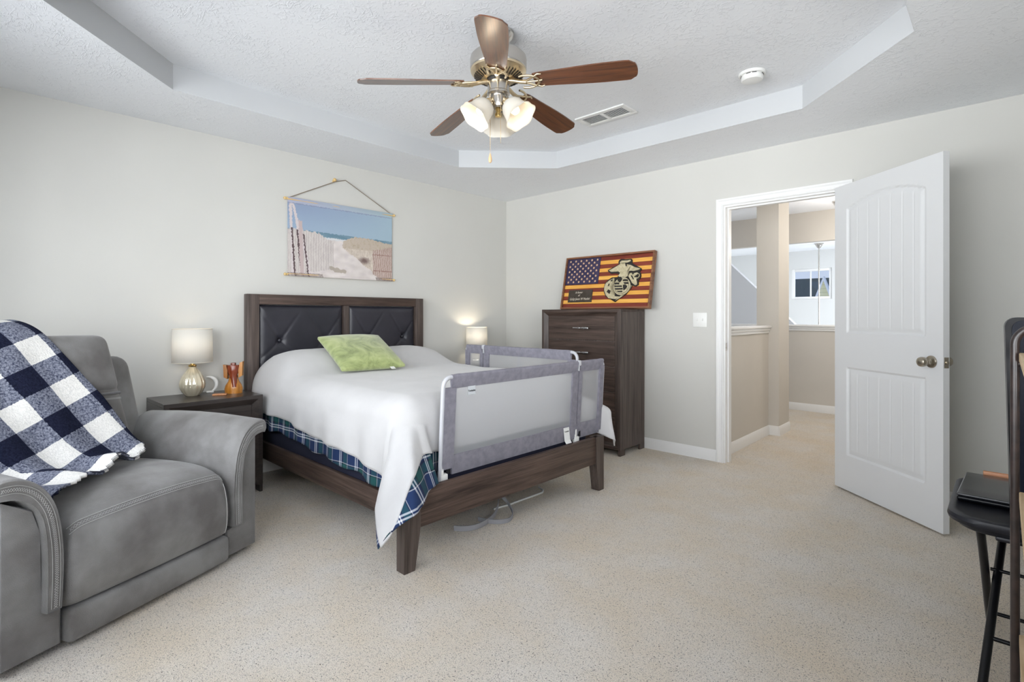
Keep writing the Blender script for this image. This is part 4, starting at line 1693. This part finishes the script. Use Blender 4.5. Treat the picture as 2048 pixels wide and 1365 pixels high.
b = B()
b.pad(bkp(0.517, 0.640, -0.105), (0.570, 0.21, 0.50), 0.045, 10, (0.014, 0.03, 0.0), TLT)
b.done('back_cushion', LEATHER, RC, 60)
b = B()
b.pad(bkp(0.517, 0.937, -0.100), (0.572, 0.235, 0.310), 0.052, 10, (0.004, 0.026, 0.012), TLT)
hr = b.done('headrest', LEATHER, RC, 60)
b = B()
b.tube([bkp(0.245 + 0.544 * k / 20, 0.787, 0.004 + 0.018 * (1 - (k / 10 - 1) ** 2)) for k in range(21)], 0.007, 8)
b.done('piping', LEATHERD, hr, 60)
b = B()
pts = [bkp(0.245 + 0.545 * k / 40, 0.762, 0.0025 + 0.0225 * (1 - (k / 20 - 1) ** 2)) for k in range(41)]
zigzag(b, pts, lambda i, u=0: Vector((0, -math.sin(R(21)), math.cos(R(21)))), 0.0045, 0.0085, 0.0009)
b.done('stitching', STITCH, hr, 0)
b = B()
b.pad((CW / 2, -0.775, 0.565), (0.945, 0.15, 0.80), 0.072, 10, (0, 0.0, 0.0), Matrix.Rotation(R(13), 3, 'X'), lambda o, u: Vector((o.x * (1 - 0.055 * (u[2] * 0.5 + 0.5) ** 2), o.y, o.z)))
b.done('back_shell', LEATHER, RC, 60)
b = B()
b.bx(0.19, 0.845, -0.78, -0.22, 0.02, 0.145, 0.01)
b.done('base_frame', BLKPL, RC, 30)

# checked fleece throw over the left of the recliner's back and down onto its seat
PATH = crom([(0, -1.00, 0.93), (0, -0.985, 1.04), (0, -0.945, 1.115), (0, -0.855, 1.140), (0, -0.755, 1.115), (0, -0.690, 1.045), (0, -0.625, 0.90), (0, -0.572, 0.775), (0, -0.528, 0.68), (0, -0.480, 0.595), (0, -0.430, 0.540), (0, -0.38, 0.515), (0, -0.25, 0.512), (0, -0.12, 0.507), (0, -0.03, 0.488), (0, 0.03, 0.45)], 8)
cum = [0.0]
for i in range(len(PATH) - 1):
    cum.append(cum[-1] + (PATH[i + 1] - PATH[i]).length)


def path_at(t):
    t = max(0, min(cum[-1] - 1e-6, t))
    i = next(k for k in range(len(cum) - 1) if cum[k + 1] > t)
    u = (t - cum[i]) / (cum[i + 1] - cum[i])
    a, c = PATH[i], PATH[i + 1]
    d_ = (c - a).normalized()
    return a.lerp(c, u), Vector((0, -d_.z, d_.y)) * -1


def t_of_dep(dep):
    k = next(i for i in range(len(PATH) - 1, -1, -1) if PATH[i].y < dep)
    return cum[k]


T_TOP = cum[3 * 8]
T_CR = cum[10 * 8]


def w_edge(t):
    if t < T_CR:
        u = (t - T_TOP) / (T_CR - T_TOP)
        return 0.565 - 0.285 * u + 0.010 * math.sin(u * 7)
    return 0.280 + 0.03 * min(1, (t - T_CR) / 0.1)


def throw_flat(a, v):
    te = t_of_dep(-0.355 + 0.30 * a ** 1.05)
    t_ = 0.04 + (te - 0.04) * v
    we = w_edge(t_)
    return we + (0.872 - we) * a, t_


def throw(a, v):
    w, t_ = throw_flat(a, v)
    p, n_ = path_at(t_)
    if n_.z < 0 and t_ > T_TOP:
        n_ = -n_
    f = 0.008 * noise.noise(Vector((w * 9, t_ * 7, 2))) + 0.010 * noise.noise(Vector((w * 4, t_ * 3, 7)))
    # long folds running with the edge, deeper near the hem
    q = 0.92 * w + 0.39 * t_
    f += (0.012 * math.sin(q * 31 + 1.2 * math.sin(t_ * 4)) + 0.006) * sm(t_, T_TOP + 0.1, T_CR)
    dn = sm(t_, T_CR - 0.05, T_CR + 0.12)
    f += dn * 0.012 * (1 + math.sin(w * 27 + 1.0))
    if a < 0.04:
        f -= 0.004
    pos = Vector((w, p.y, p.z)) + n_ * (0.012 + f)
    if t_ < T_TOP:
        pos = Vector((w, p.y, p.z + 0.006 * math.sin(w * 20)))
    return pos


b = B()
b.grid(throw, 72, 130, lambda a, v: (0.92 * throw_flat(a, v)[0] + 0.39 * throw_flat(a, v)[1] + 0.204, -0.39 * throw_flat(a, v)[0] + 0.92 * throw_flat(a, v)[1] + 0.02))
th = b.done('throw_blanket', CHECK, None, 180)
th.location = RC.location
th.rotation_euler = RC.rotation_euler
solidify(th, 0.010, 0)
tag(th, 'navy and white checked fleece throw draped over the grey recliner', 'throw')
b = B()
N_ = 150
pts = []
for i in range(N_):
    u = i / (N_ - 1)
    p = throw(0.6 * u, 1.0)
    pts.append(p + Vector((0, 0.004 if i % 2 else -0.010, 0.004 if i % 2 else 0.008)))
b.tube(pts, 0.0014, 4)
ob = b.done('blanket_stitch', plain('navy_yarn', (20, 22, 36), 0.9), th, 0)

# ------------------------------------------------------------------ beach tapestry
TY0, TY1, TZ0, TZ1 = -2.440, -1.497, 1.487, 2.085
tp = thing('wall_tapestry', 'beach path print on cloth hanging by a cord above the headboard', 'wall hanging', (0.0, (TY0 + TY1) / 2, TZ0))
TW, TH = TY1 - TY0, TZ1 - TZ0


def print_colour(u, v):
    def nz(x, y, s, q=0):
        return noise.noise(Vector((x * s, y * s, q)))
    def mixc(a, c, k):
        k = max(0, min(1, k))
        return tuple(x + (y - x) * k for x, y in zip(a, c))
    u = min(1, max(0, u + 0.007 * nz(u, v, 45, 3)))
    v = v + 0.009 * nz(u, v, 60, 8)
    col = mixc((150, 168, 190), (160, 182, 196), u)
    col = mixc(col, (138, 152, 180), sm(v, 0.6, 0.95) * (1 - u) * 0.8)
    hz = 0.605 - 0.02 * u
    if v < hz:
        col = mixc((104, 134, 150), (124, 150, 164), nz(u, v * 4, 9) + 0.3)
        if v < hz - 0.060:
            col = (206, 208, 210)
        if v < hz - 0.085:
            col = mixc((206, 197, 193), (222, 214, 210), nz(u, v, 14) + 0.4)
            col = mixc(col, (196, 186, 190), 0.5 * (nz(u * 2, v * 2, 10, 4)))
    # right-hand dune with grass
    dune = 0.505 + 0.085 * sm(u, 0.46, 0.62) - 0.045 * sm(u, 0.7, 1.0) + 0.012 * nz(u, 0, 40)
    left = 0.49 + 1.0 * max(0, (0.42 - v)) + 0.03 * nz(u, v, 12)
    if u > left and v < dune:
        k = nz(u * 3, v, 16) * 0.6 + nz(u * 2.4, v, 48) * 0.5
        col = mixc((186, 172, 158), (214, 203, 192), 0.5 + k)
        if v > 0.42:
            col = mixc(col, (172, 157, 138), 0.45 + k)
        dkx = math.hypot((u - 0.70) / 0.06, (v - 0.27) / 0.05)
        if dkx < 1.2:
            col = mixc(col, (116, 98, 94), (1.2 - dkx) * 1.1)
    if u > 0.79 and v < 0.50 - 0.35 * (1.0 - u) and v > 0.02 + (1 - u) * 0.9 - 0.12:
        s_ = math.sin(u * 300 + 4 * nz(u, v, 6))
        col = mixc(col, mixc((196, 176, 168), (150, 122, 114), 0.45 + 0.5 * s_), 0.75)
        if abs(v - 0.37) < 0.006 or abs(v - 0.14) < 0.006:
            col = (150, 118, 110)
    # left-hand picket fence
    if u < 0.40:
        top = 0.60 - 0.10 * sm(u, 0.22, 0.40) + 0.035 * nz(math.floor(u * 46), 0, 1.7)
        if v < top and v > 0.05 + 0.30 * max(0, u - 0.16):
            s_ = math.sin(u * 290 + 2.0 * nz(u, v, 3))
            col = mixc((208, 201, 196), (180, 170, 168), 0.40 + 0.32 * s_ + 0.4 * nz(u * 4, v, 9))
    for (ua, ub, vt, wd, dk) in ((0.030, 0.20, 0.93, 0.010, 0), (0.020, 0.045, 0.97, 0.012, 0), (0.045, 0.14, 0.80, 0.008, 0), (0.02, 0.06, 0.62, 0.007, 1), (0.055, 0.115, 0.60, 0.007, 1), (0.10, 0.175, 0.55, 0.006, 1), (0.10, 0.12, 0.72, 0.016, 2)):
        c = ub + (ua - ub) * v
        if abs(u - c) < wd and v < vt:
            col = ((206, 196, 196), (92, 76, 78), (190, 172, 170))[dk]
    if v < 0.045 and (u < 0.3 or u > 0.82):
        col = mixc(col, (120, 106, 100), 0.55 + 0.4 * nz(u * 3, v, 30))
    if 0.36 < u < 0.52 and abs(v - 0.13 + (u - 0.36) * 0.28) < 0.028 + 0.03 * nz(u, v, 22):
        col = mixc(col, (150, 138, 122), 0.6)
    if v > 0.938:
        col = mixc((172, 174, 194), (164, 184, 192), u)
    elif v > 0.925:
        col = mixc(col, (136, 142, 166), 0.6)
    return col


b = B()
NU, NV = 230, 150
cl = b.bm.loops.layers.float_color.new('print')
vs = [[b.bm.verts.new((0.010 + 0.015 * (math.exp(-((NV - j) / 4.0) ** 2) + math.exp(-(j / 4.0) ** 2)) + 0.003 * math.sin(3 * i / NU) + 0.002 * noise.noise(Vector((i * .03, j * .03, 0))), -TW / 2 + TW * i / NU, -0.006 + (TH + 0.012) * j / NV)) for j in range(NV + 1)] for i in range(NU + 1)]
for i in range(NU):
    for j in range(NV):
        f = b._f([vs[i][j], vs[i + 1][j], vs[i + 1][j + 1], vs[i][j + 1]])
        c = lin(print_colour((i + .5) / NU, (j + .5) / NV))
        for lp in f.loops:
            lp[cl] = c + (1,)
q = NT('beach_print')
at = q.n('Attribute')
at.attribute_name = 'print'
q.l(at.outputs['Color'], q.b.inputs['Base Color'])
q.set(Roughness=0.9)
cloth = b.done('printed_cloth', q.m, tp, 180)
solidify(cloth, 0.002, -1)
DOWEL = wood('dowel_wood', (206, 170, 108), (226, 196, 140), 1, 0.5)
for z, e in ((TH - 0.006, 0.022), (0.006, 0.020)):
    b = B()
    b.cyl((0.012, -TW / 2 - e, z), (0.012, TW / 2 + e, z), 0.009, seg=16)
    for sg in (-1, 1):
        b.lathe([(0.0, -0.010), (0.008, -0.008), (0.0125, 0.0), (0.008, 0.008), (0.0, 0.010)], 14, Matrix.Translation((0.013, sg * (TW / 2 + e), z)) @ Matrix.Rotation(R(90), 4, 'X'))
    b.done('dowel', DOWEL, tp, 40)
b = B()
yc = -(TY0 + TY1) / 2
b.tube([(0.012, -TW / 2 + 0.012, TH + 0.004), (0.014, -2.045 + yc, 0.795), (0.014, -1.955 + yc, 0.822), (0.012, TW / 2 - 0.012, TH + 0.004)], 0.0032, 8)
b.done('cord', plain('hemp_cord', (140, 128, 112), 0.9), tp, 60)
b = B()
b.cyl((0.0, -2.06 + yc, 0.796), (0.03, -2.06 + yc, 0.805), 0.008, seg=14)
b.lathe([(0.0, 0), (0.013, 0.002), (0.015, 0.010), (0.010, 0.018), (0, 0.02)], 16, Matrix.Translation((0.022, -2.06 + yc, 0.802)) @ Matrix.Rotation(R(80), 4, 'Y'))
b.done('peg', DOWEL, tp, 50)

# ------------------------------------------------------------------ wooden flag plaque leaning on the wall
PW, PH = 0.955, 0.515
pq = thing('flag_plaque', 'wooden flag plaque with carved eagle, globe and anchor emblem, leaning on top of the dresser', 'plaque')
pb, ptp = Vector((0.890, -0.140, 1.2300)), Vector((0.872, -0.034, 1.2285 + PH * 0.975))
vz = (ptp - pb)
vz.x = 0
vz.normalize()
vx = Vector((1, 0, 0))
vn = vx.cross(vz)
pq.matrix_world = frame3(pb, vx, vn * -1, vz)      # local x along, z up the board, y into the wall
pq.location = pb
pq.rotation_euler = (math.atan2(vz.y, vz.z) * -1, 0, 0)
RED = wood('red_board', (104, 40, 28), (140, 62, 44), 0, 0.4)
AMB = wood('amber_board', (220, 152, 58), (246, 192, 98), 0, 0.4)
BLU = mottled('blue_board', (40, 38, 74), (66, 56, 84), 0.5, 20)
FRM = wood('plaque_frame_wood', (84, 52, 36), (150, 104, 74), 0, 0.45)
fwd = 0.016
b = B()
b.bx(fwd + 0.001, PW - fwd - 0.001, -0.002, 0.010, fwd + 0.001, PH - fwd - 0.001)
b.done('back_board', FRM, pq, 0)
for q in ((0, PW, PH - fwd, PH), (0, PW, 0, fwd), (0, fwd, fwd, PH - fwd), (PW - fwd, PW, fwd, PH - fwd)):
    b = B()
    b.bx(q[0], q[1], -0.030, 0.012, q[2], q[3], 0.002)
    b.done('frame_bar', FRM, pq, 20)
b = B()
sh_ = (PH - 2 * fwd) / 13
for k in range(13):
    b.mi = k % 2
    z1 = PH - fwd - sh_ * k
    b.bx(fwd, PW - fwd, -0.0105 - 0.0012 * (k % 2), -0.001, z1 - sh_ + 0.0008, z1 - 0.0008, 0.0012)
b.done('stripes', [RED, AMB], pq, 20)
b = B()
b.bx(fwd, 0.415 * PW, -0.0155, -0.010, PH - fwd - sh_ * 7 + 0.004, PH - fwd - 0.001, 0.001)
cant = b.done('canton', BLU, pq, 0)
b = B()
for r_i in range(9):
    for c_i in range(6 if r_i % 2 == 0 else 5):
        sx_ = (0.053 + 0.0655 * (c_i + (0.5 if r_i % 2 else 0))) * PW
        sz_ = (0.922 - 0.0505 * r_i) * PH
        poly = [((0.0125 if i % 2 == 0 else 0.0055) * math.cos(PI / 2 + PI * i / 5), (0.0125 if i % 2 == 0 else 0.0055) * math.sin(PI / 2 + PI * i / 5)) for i in range(10)]
        b.prism(poly, lambda a, z, d: (sx_ + a, d, sz_ + z), -0.0185, -0.0150)
b.done('stars', plain('pale_star', (228, 190, 150), 0.6), cant, 0)
EM = {
    'outline': [(0.629, 0.874), (0.652, 0.899), (0.695, 0.883), (0.762, 0.884), (0.773, 0.855), (0.773, 0.809), (0.808, 0.765), (0.872, 0.705), (0.881, 0.678), (0.862, 0.647), (0.876, 0.613), (0.882, 0.559), (0.872, 0.514), (0.861, 0.496), (0.865, 0.41), (0.837, 0.385), (0.8, 0.401), (0.786, 0.342), (0.748, 0.257), (0.684, 0.185), (0.635, 0.119), (0.627, 0.153), (0.567, 0.175), (0.525, 0.225), (0.502, 0.296), (0.491, 0.38), (0.501, 0.462), (0.529, 0.522), (0.571, 0.567), (0.632, 0.568), (0.647, 0.615), (0.612, 0.638), (0.555, 0.637), (0.525, 0.674), (0.514, 0.707), (0.563, 0.746), (0.63, 0.8), (0.624, 0.841)],
    'tan': [[(0.644, 0.842), (0.662, 0.863), (0.721, 0.856), (0.754, 0.865), (0.76, 0.841), (0.723, 0.819), (0.664, 0.823), (0.643, 0.808)],
            [(0.53, 0.698), (0.581, 0.737), (0.639, 0.792), (0.656, 0.813), (0.698, 0.81), (0.709, 0.757), (0.726, 0.748), (0.72, 0.789), (0.763, 0.77), (0.81, 0.725), (0.866, 0.696), (0.853, 0.674), (0.797, 0.66), (0.771, 0.669), (0.726, 0.654), (0.732, 0.613), (0.746, 0.578), (0.726, 0.56), (0.71, 0.545), (0.684, 0.557), (0.649, 0.574), (0.642, 0.588), (0.659, 0.641), (0.636, 0.67), (0.593, 0.668), (0.553, 0.672)],
            [(0.598, 0.551), (0.556, 0.52), (0.514, 0.468), (0.501, 0.4), (0.505, 0.33), (0.529, 0.246), (0.562, 0.189), (0.633, 0.17), (0.667, 0.186), (0.678, 0.213), (0.631, 0.221), (0.585, 0.271), (0.565, 0.361), (0.576, 0.464), (0.604, 0.53)],
            [(0.751, 0.571), (0.765, 0.623), (0.781, 0.628), (0.798, 0.587), (0.811, 0.619), (0.839, 0.629), (0.864, 0.601), (0.87, 0.561), (0.855, 0.529), (0.836, 0.517), (0.846, 0.47), (0.852, 0.417), (0.832, 0.405), (0.798, 0.447), (0.784, 0.488)],
            [(0.638, 0.145), (0.679, 0.206), (0.723, 0.268), (0.773, 0.349), (0.783, 0.409), (0.796, 0.401), (0.782, 0.335), (0.74, 0.257), (0.684, 0.185)],
            [(0.695 + 0.092 * math.cos(2 * PI * i / 40), 0.395 + 0.162 * math.sin(2 * PI * i / 40)) for i in range(40)]],
    'dark': [[(0.561, 0.503), (0.589, 0.528), (0.582, 0.487)], [(0.537, 0.301), (0.55, 0.348), (0.578, 0.323), (0.57, 0.265)], [(0.543, 0.411), (0.548, 0.452), (0.557, 0.451), (0.552, 0.407)],
             [(0.78, 0.572), (0.79, 0.581), (0.815, 0.512), (0.808, 0.503)], [(0.707, 0.797), (0.72, 0.796), (0.724, 0.751), (0.716, 0.749)],
             [(0.814, 0.552), (0.856, 0.601), (0.863, 0.574), (0.851, 0.536)], [(0.642, 0.554), (0.675, 0.565), (0.692, 0.529), (0.681, 0.483), (0.663, 0.464), (0.644, 0.506)],
             [(0.708, 0.414), (0.732, 0.425), (0.753, 0.391), (0.744, 0.351), (0.72, 0.319), (0.714, 0.373)], [(0.615, 0.461), (0.659, 0.461), (0.669, 0.43), (0.617, 0.433)],
             [(0.616, 0.41), (0.695, 0.406), (0.698, 0.382), (0.618, 0.387)], [(0.625, 0.361), (0.706, 0.361), (0.709, 0.334), (0.633, 0.336)], [(0.648, 0.308), (0.708, 0.311), (0.705, 0.289), (0.662, 0.291)],
             [(0.707, 0.511), (0.752, 0.51), (0.756, 0.484), (0.7, 0.487)], [(0.71, 0.461), (0.761, 0.46), (0.765, 0.431), (0.724, 0.433)]]}


def emb(polys, y0, y1):
    b = B()
    for i, p in enumerate(polys):
        # the pieces overlap, so each one steps forward a hair
        vs = [(s * PW, t * PH) for s, t in p]
        e = 0.0004 * i
        lo = [b.bm.verts.new((x, y1, z)) for x, z in vs]
        hi = [b.bm.verts.new((x, y0 - e, z)) for x, z in vs]
        n = len(vs)
        for k in range(n):
            b._f([lo[k], lo[(k + 1) % n], hi[(k + 1) % n], hi[k]])
        f = b._f(hi)
        if f:
            bmesh.ops.triangulate(b.bm, faces=[f])
    return b


EBLK = plain('emblem_black', (34, 30, 26), 0.6)
ETAN = mottled('emblem_tan', (178, 166, 132), (206, 196, 164), 0.55, 60)
eo = emb([EM['outline']], -0.0200, -0.010).done('emblem', EBLK, pq, 0)
emb(EM['tan'], -0.0235, -0.0195).done('emblem_figure', ETAN, eo, 0)
emb(EM['dark'], -0.0285, -0.0195).done('emblem_carving', EBLK, eo, 0)
gl_ = B()
gl_.tube([((0.695 + 0.092 * math.cos(2 * PI * i / 40)) * PW, -0.0262, (0.395 + 0.162 * math.sin(2 * PI * i / 40)) * PH) for i in range(40)], 0.0018, 6, True)
gl_.tube([((0.693 + 0.076 * math.cos(2 * PI * i / 40)) * PW, -0.0262, (0.395 + 0.135 * math.sin(2 * PI * i / 40)) * PH) for i in range(40)], 0.0014, 6, True)
gl_.done('emblem_globe_ring', EBLK, eo, 60)
b = B()
b.bx(0.078 * PW, 0.365 * PW, -0.0185, -0.010, 0.130 * PH, 0.365 * PH, 0.001)
npl = b.done('name_plate', mottled('plate_slate', (58, 50, 40), (72, 64, 56), 0.5, 20), pq, 0)
PALE = plain('pale_lettering', (214, 204, 186), 0.6)
for txt, sx_, sz_, size in (('In honor', 0.205, 0.314, 0.029), ('of', 0.208, 0.258, 0.027), ('GySgt Jason W Maddel', 0.221, 0.190, 0.031)):
    text_mesh('plate_text', txt, size, frame3((sx_ * PW, -0.0192, sz_ * PH), (1, 0, 0), (0, 0, 1), (0, -1, 0)), PALE, npl, 0.35, 0.0006, 'CENTER', 0.80)

# ------------------------------------------------------------------ right-hand edge: folding table, laptop, board, metal shelf
ft = thing('folding_table', 'small black folding table with rounded corners and crossed tube legs near the right wall', 'table', (4.112, -1.56, 0))
b = B()


def rrect(hx, hy, r, n=8):
    o_ = []
    for cx, cy, a0 in ((hx - r, hy - r, 0), (-hx + r, hy - r, 90), (-hx + r, -hy + r, 180), (hx - r, -hy + r, 270)):
        for k in range(n + 1):
            a = R(a0 + 90 * k / n)
            o_.append((cx + r * math.cos(a), cy + r * math.sin(a)))
    return o_


loops = []
for g, z in ((0.012, 0.468), (0.0, 0.472), (-0.004, 0.484), (0.0, 0.496), (0.008, 0.500), (0.020, 0.500), (0.026, 0.497)):
    loops.append([(x, y, z) for x, y in rrect(0.222 - g, 0.308 - g, 0.10 - g * 0.5)])
b.loft(loops)
b.done('table_top', BLKPL, ft, 40)
b = B()
loops = []
for g, z in ((0.03, 0.448), (0.025, 0.452), (0.02, 0.469)):
    loops.append([(x, y, z) for x, y in rrect(0.222 - g, 0.308 - g, 0.09)])
b.loft(loops)
b.bx(-0.10, -0.02, -0.285, -0.255, 0.436, 0.452, 0.006)
b.done('underframe', BLKPL, ft, 40)
for sx in (-1, 1):
    x1, x2 = (-0.142, -0.100) if sx < 0 else (0.142, 0.118)
    b = B()
    b.tube(crom([(x1 - 0.004 * sx * -1, -0.235, 0.455), (x1 + 0.006, -0.215, 0.42), (x1 + 0.020, 0.02, 0.10), (x1 + 0.024, 0.10, 0.008)], 5), 0.0125, 14)
    b.done('leg', BLKTUBE, ft, 60)
    b = B()
    b.tube([(x2 + 0.03, 0.16, 0.455), (x2 - 0.030, -0.425, 0.008)], 0.0125, 14)
    b.done('leg', BLKTUBE, ft, 60)
b = B()
b.tube([(-0.118, -0.285, 0.115), (0.10, -0.285, 0.115)], 0.007, 10)
b.tube([(-0.125, 0.06, 0.055), (0.155, 0.06, 0.055)], 0.007, 10)
b.tube([(-0.115, -0.09, 0.272), (0.13, -0.09, 0.272)], 0.006, 10)
b.done('crossbar', BLKTUBE, ft, 60)

lp = thing('laptop', 'closed black laptop lying on the small black folding table', 'laptop', (4.03, -1.50, 0.5005), R(-2))
b = B()
b.pad((0, 0, 0.010), (0.235, 0.36, 0.016), 0.007, 4)
b.done('base', BLKGL, lp, 60)
b = B()
b.pad((0, 0, 0.0235), (0.235, 0.36, 0.010), 0.0045, 4)
b.done('lid', plain('laptop_lid', (46, 47, 50), 0.22), lp, 60)
b = B()
b.box((0, 0, 0.020), (0.20, 0.016, 0.040), 0.003)
o = b.done('wood_strip', wood('orange_wood', (168, 106, 66), (214, 156, 108), 0, 0.4), None, 30, (4.07, -1.300, 0.5003))
tag(o, 'flat strip of orange-brown wood on the table behind the laptop', 'wood strip')

bd = thing('standing_board', 'tall black board with rounded corners standing upright at the right edge behind the metal shelf', 'board', (4.198, -1.740, 0.0), R(8))
b = B()
poly = []
for cx, cz, a0 in ((0.165 - 0.03, 1.168 - 0.03, 0), (-0.165 + 0.03, 1.168 - 0.03, 90)):
    for k in range(7):
        a = R(a0 + 90 * k / 6)
        poly.append((cx + 0.03 * math.cos(a), cz + 0.03 * math.sin(a)))
poly += [(-0.150, 0.505), (0.165, 0.505)]
b.prism(poly, lambda a, z, d: (a, d, z), -0.004, 0.022)
b.done('board_core', BLKGL, bd, 30)
b = B()
b.prism([(a * 0.90, 0.505 + (z - 0.505) * 0.985) for a, z in poly], lambda a, z, d: (a, d, z), -0.008, -0.004)
b.done('front_face', plain('board_navy', (8, 16, 32), 0.4, spec=0.25), bd, 30)

shf = thing('metal_shelf', 'bronze tube shelf unit with light wood shelves at the right edge of the photo', 'shelf', (4.056, -2.08, 0))
for y in (0.0, -1.67):
    b = B()

    def fr2(a, z):
        return Vector((a, y, z))
    pts = [fr2(0.0, 0.0), fr2(0.0, 1.142 - 0.05)] + arc_pts((0.05, 1.142 - 0.05), 0.05, 180, 90, 8, fr2)[1:] + arc_pts((0.28 - 0.05, 1.142 - 0.05), 0.05, 90, 0, 8, fr2) + [fr2(0.28, 0.0)]
    b.tube(pts, 0.0105, 16)
    for z in (1.035, 0.64, 0.235):
        b.tube([(0.0, y, z), (0.28, y, z)], 0.008, 10)
    b.done('end_frame', BROWNTUBE, shf, 60)
for z in (1.068, 0.672, 0.266):
    b = B()
    b.bx(0.008, 0.272, -1.655, -0.016, z - 0.026, z, 0.003)
    b.done('shelf_board', OAK, shf, 30)
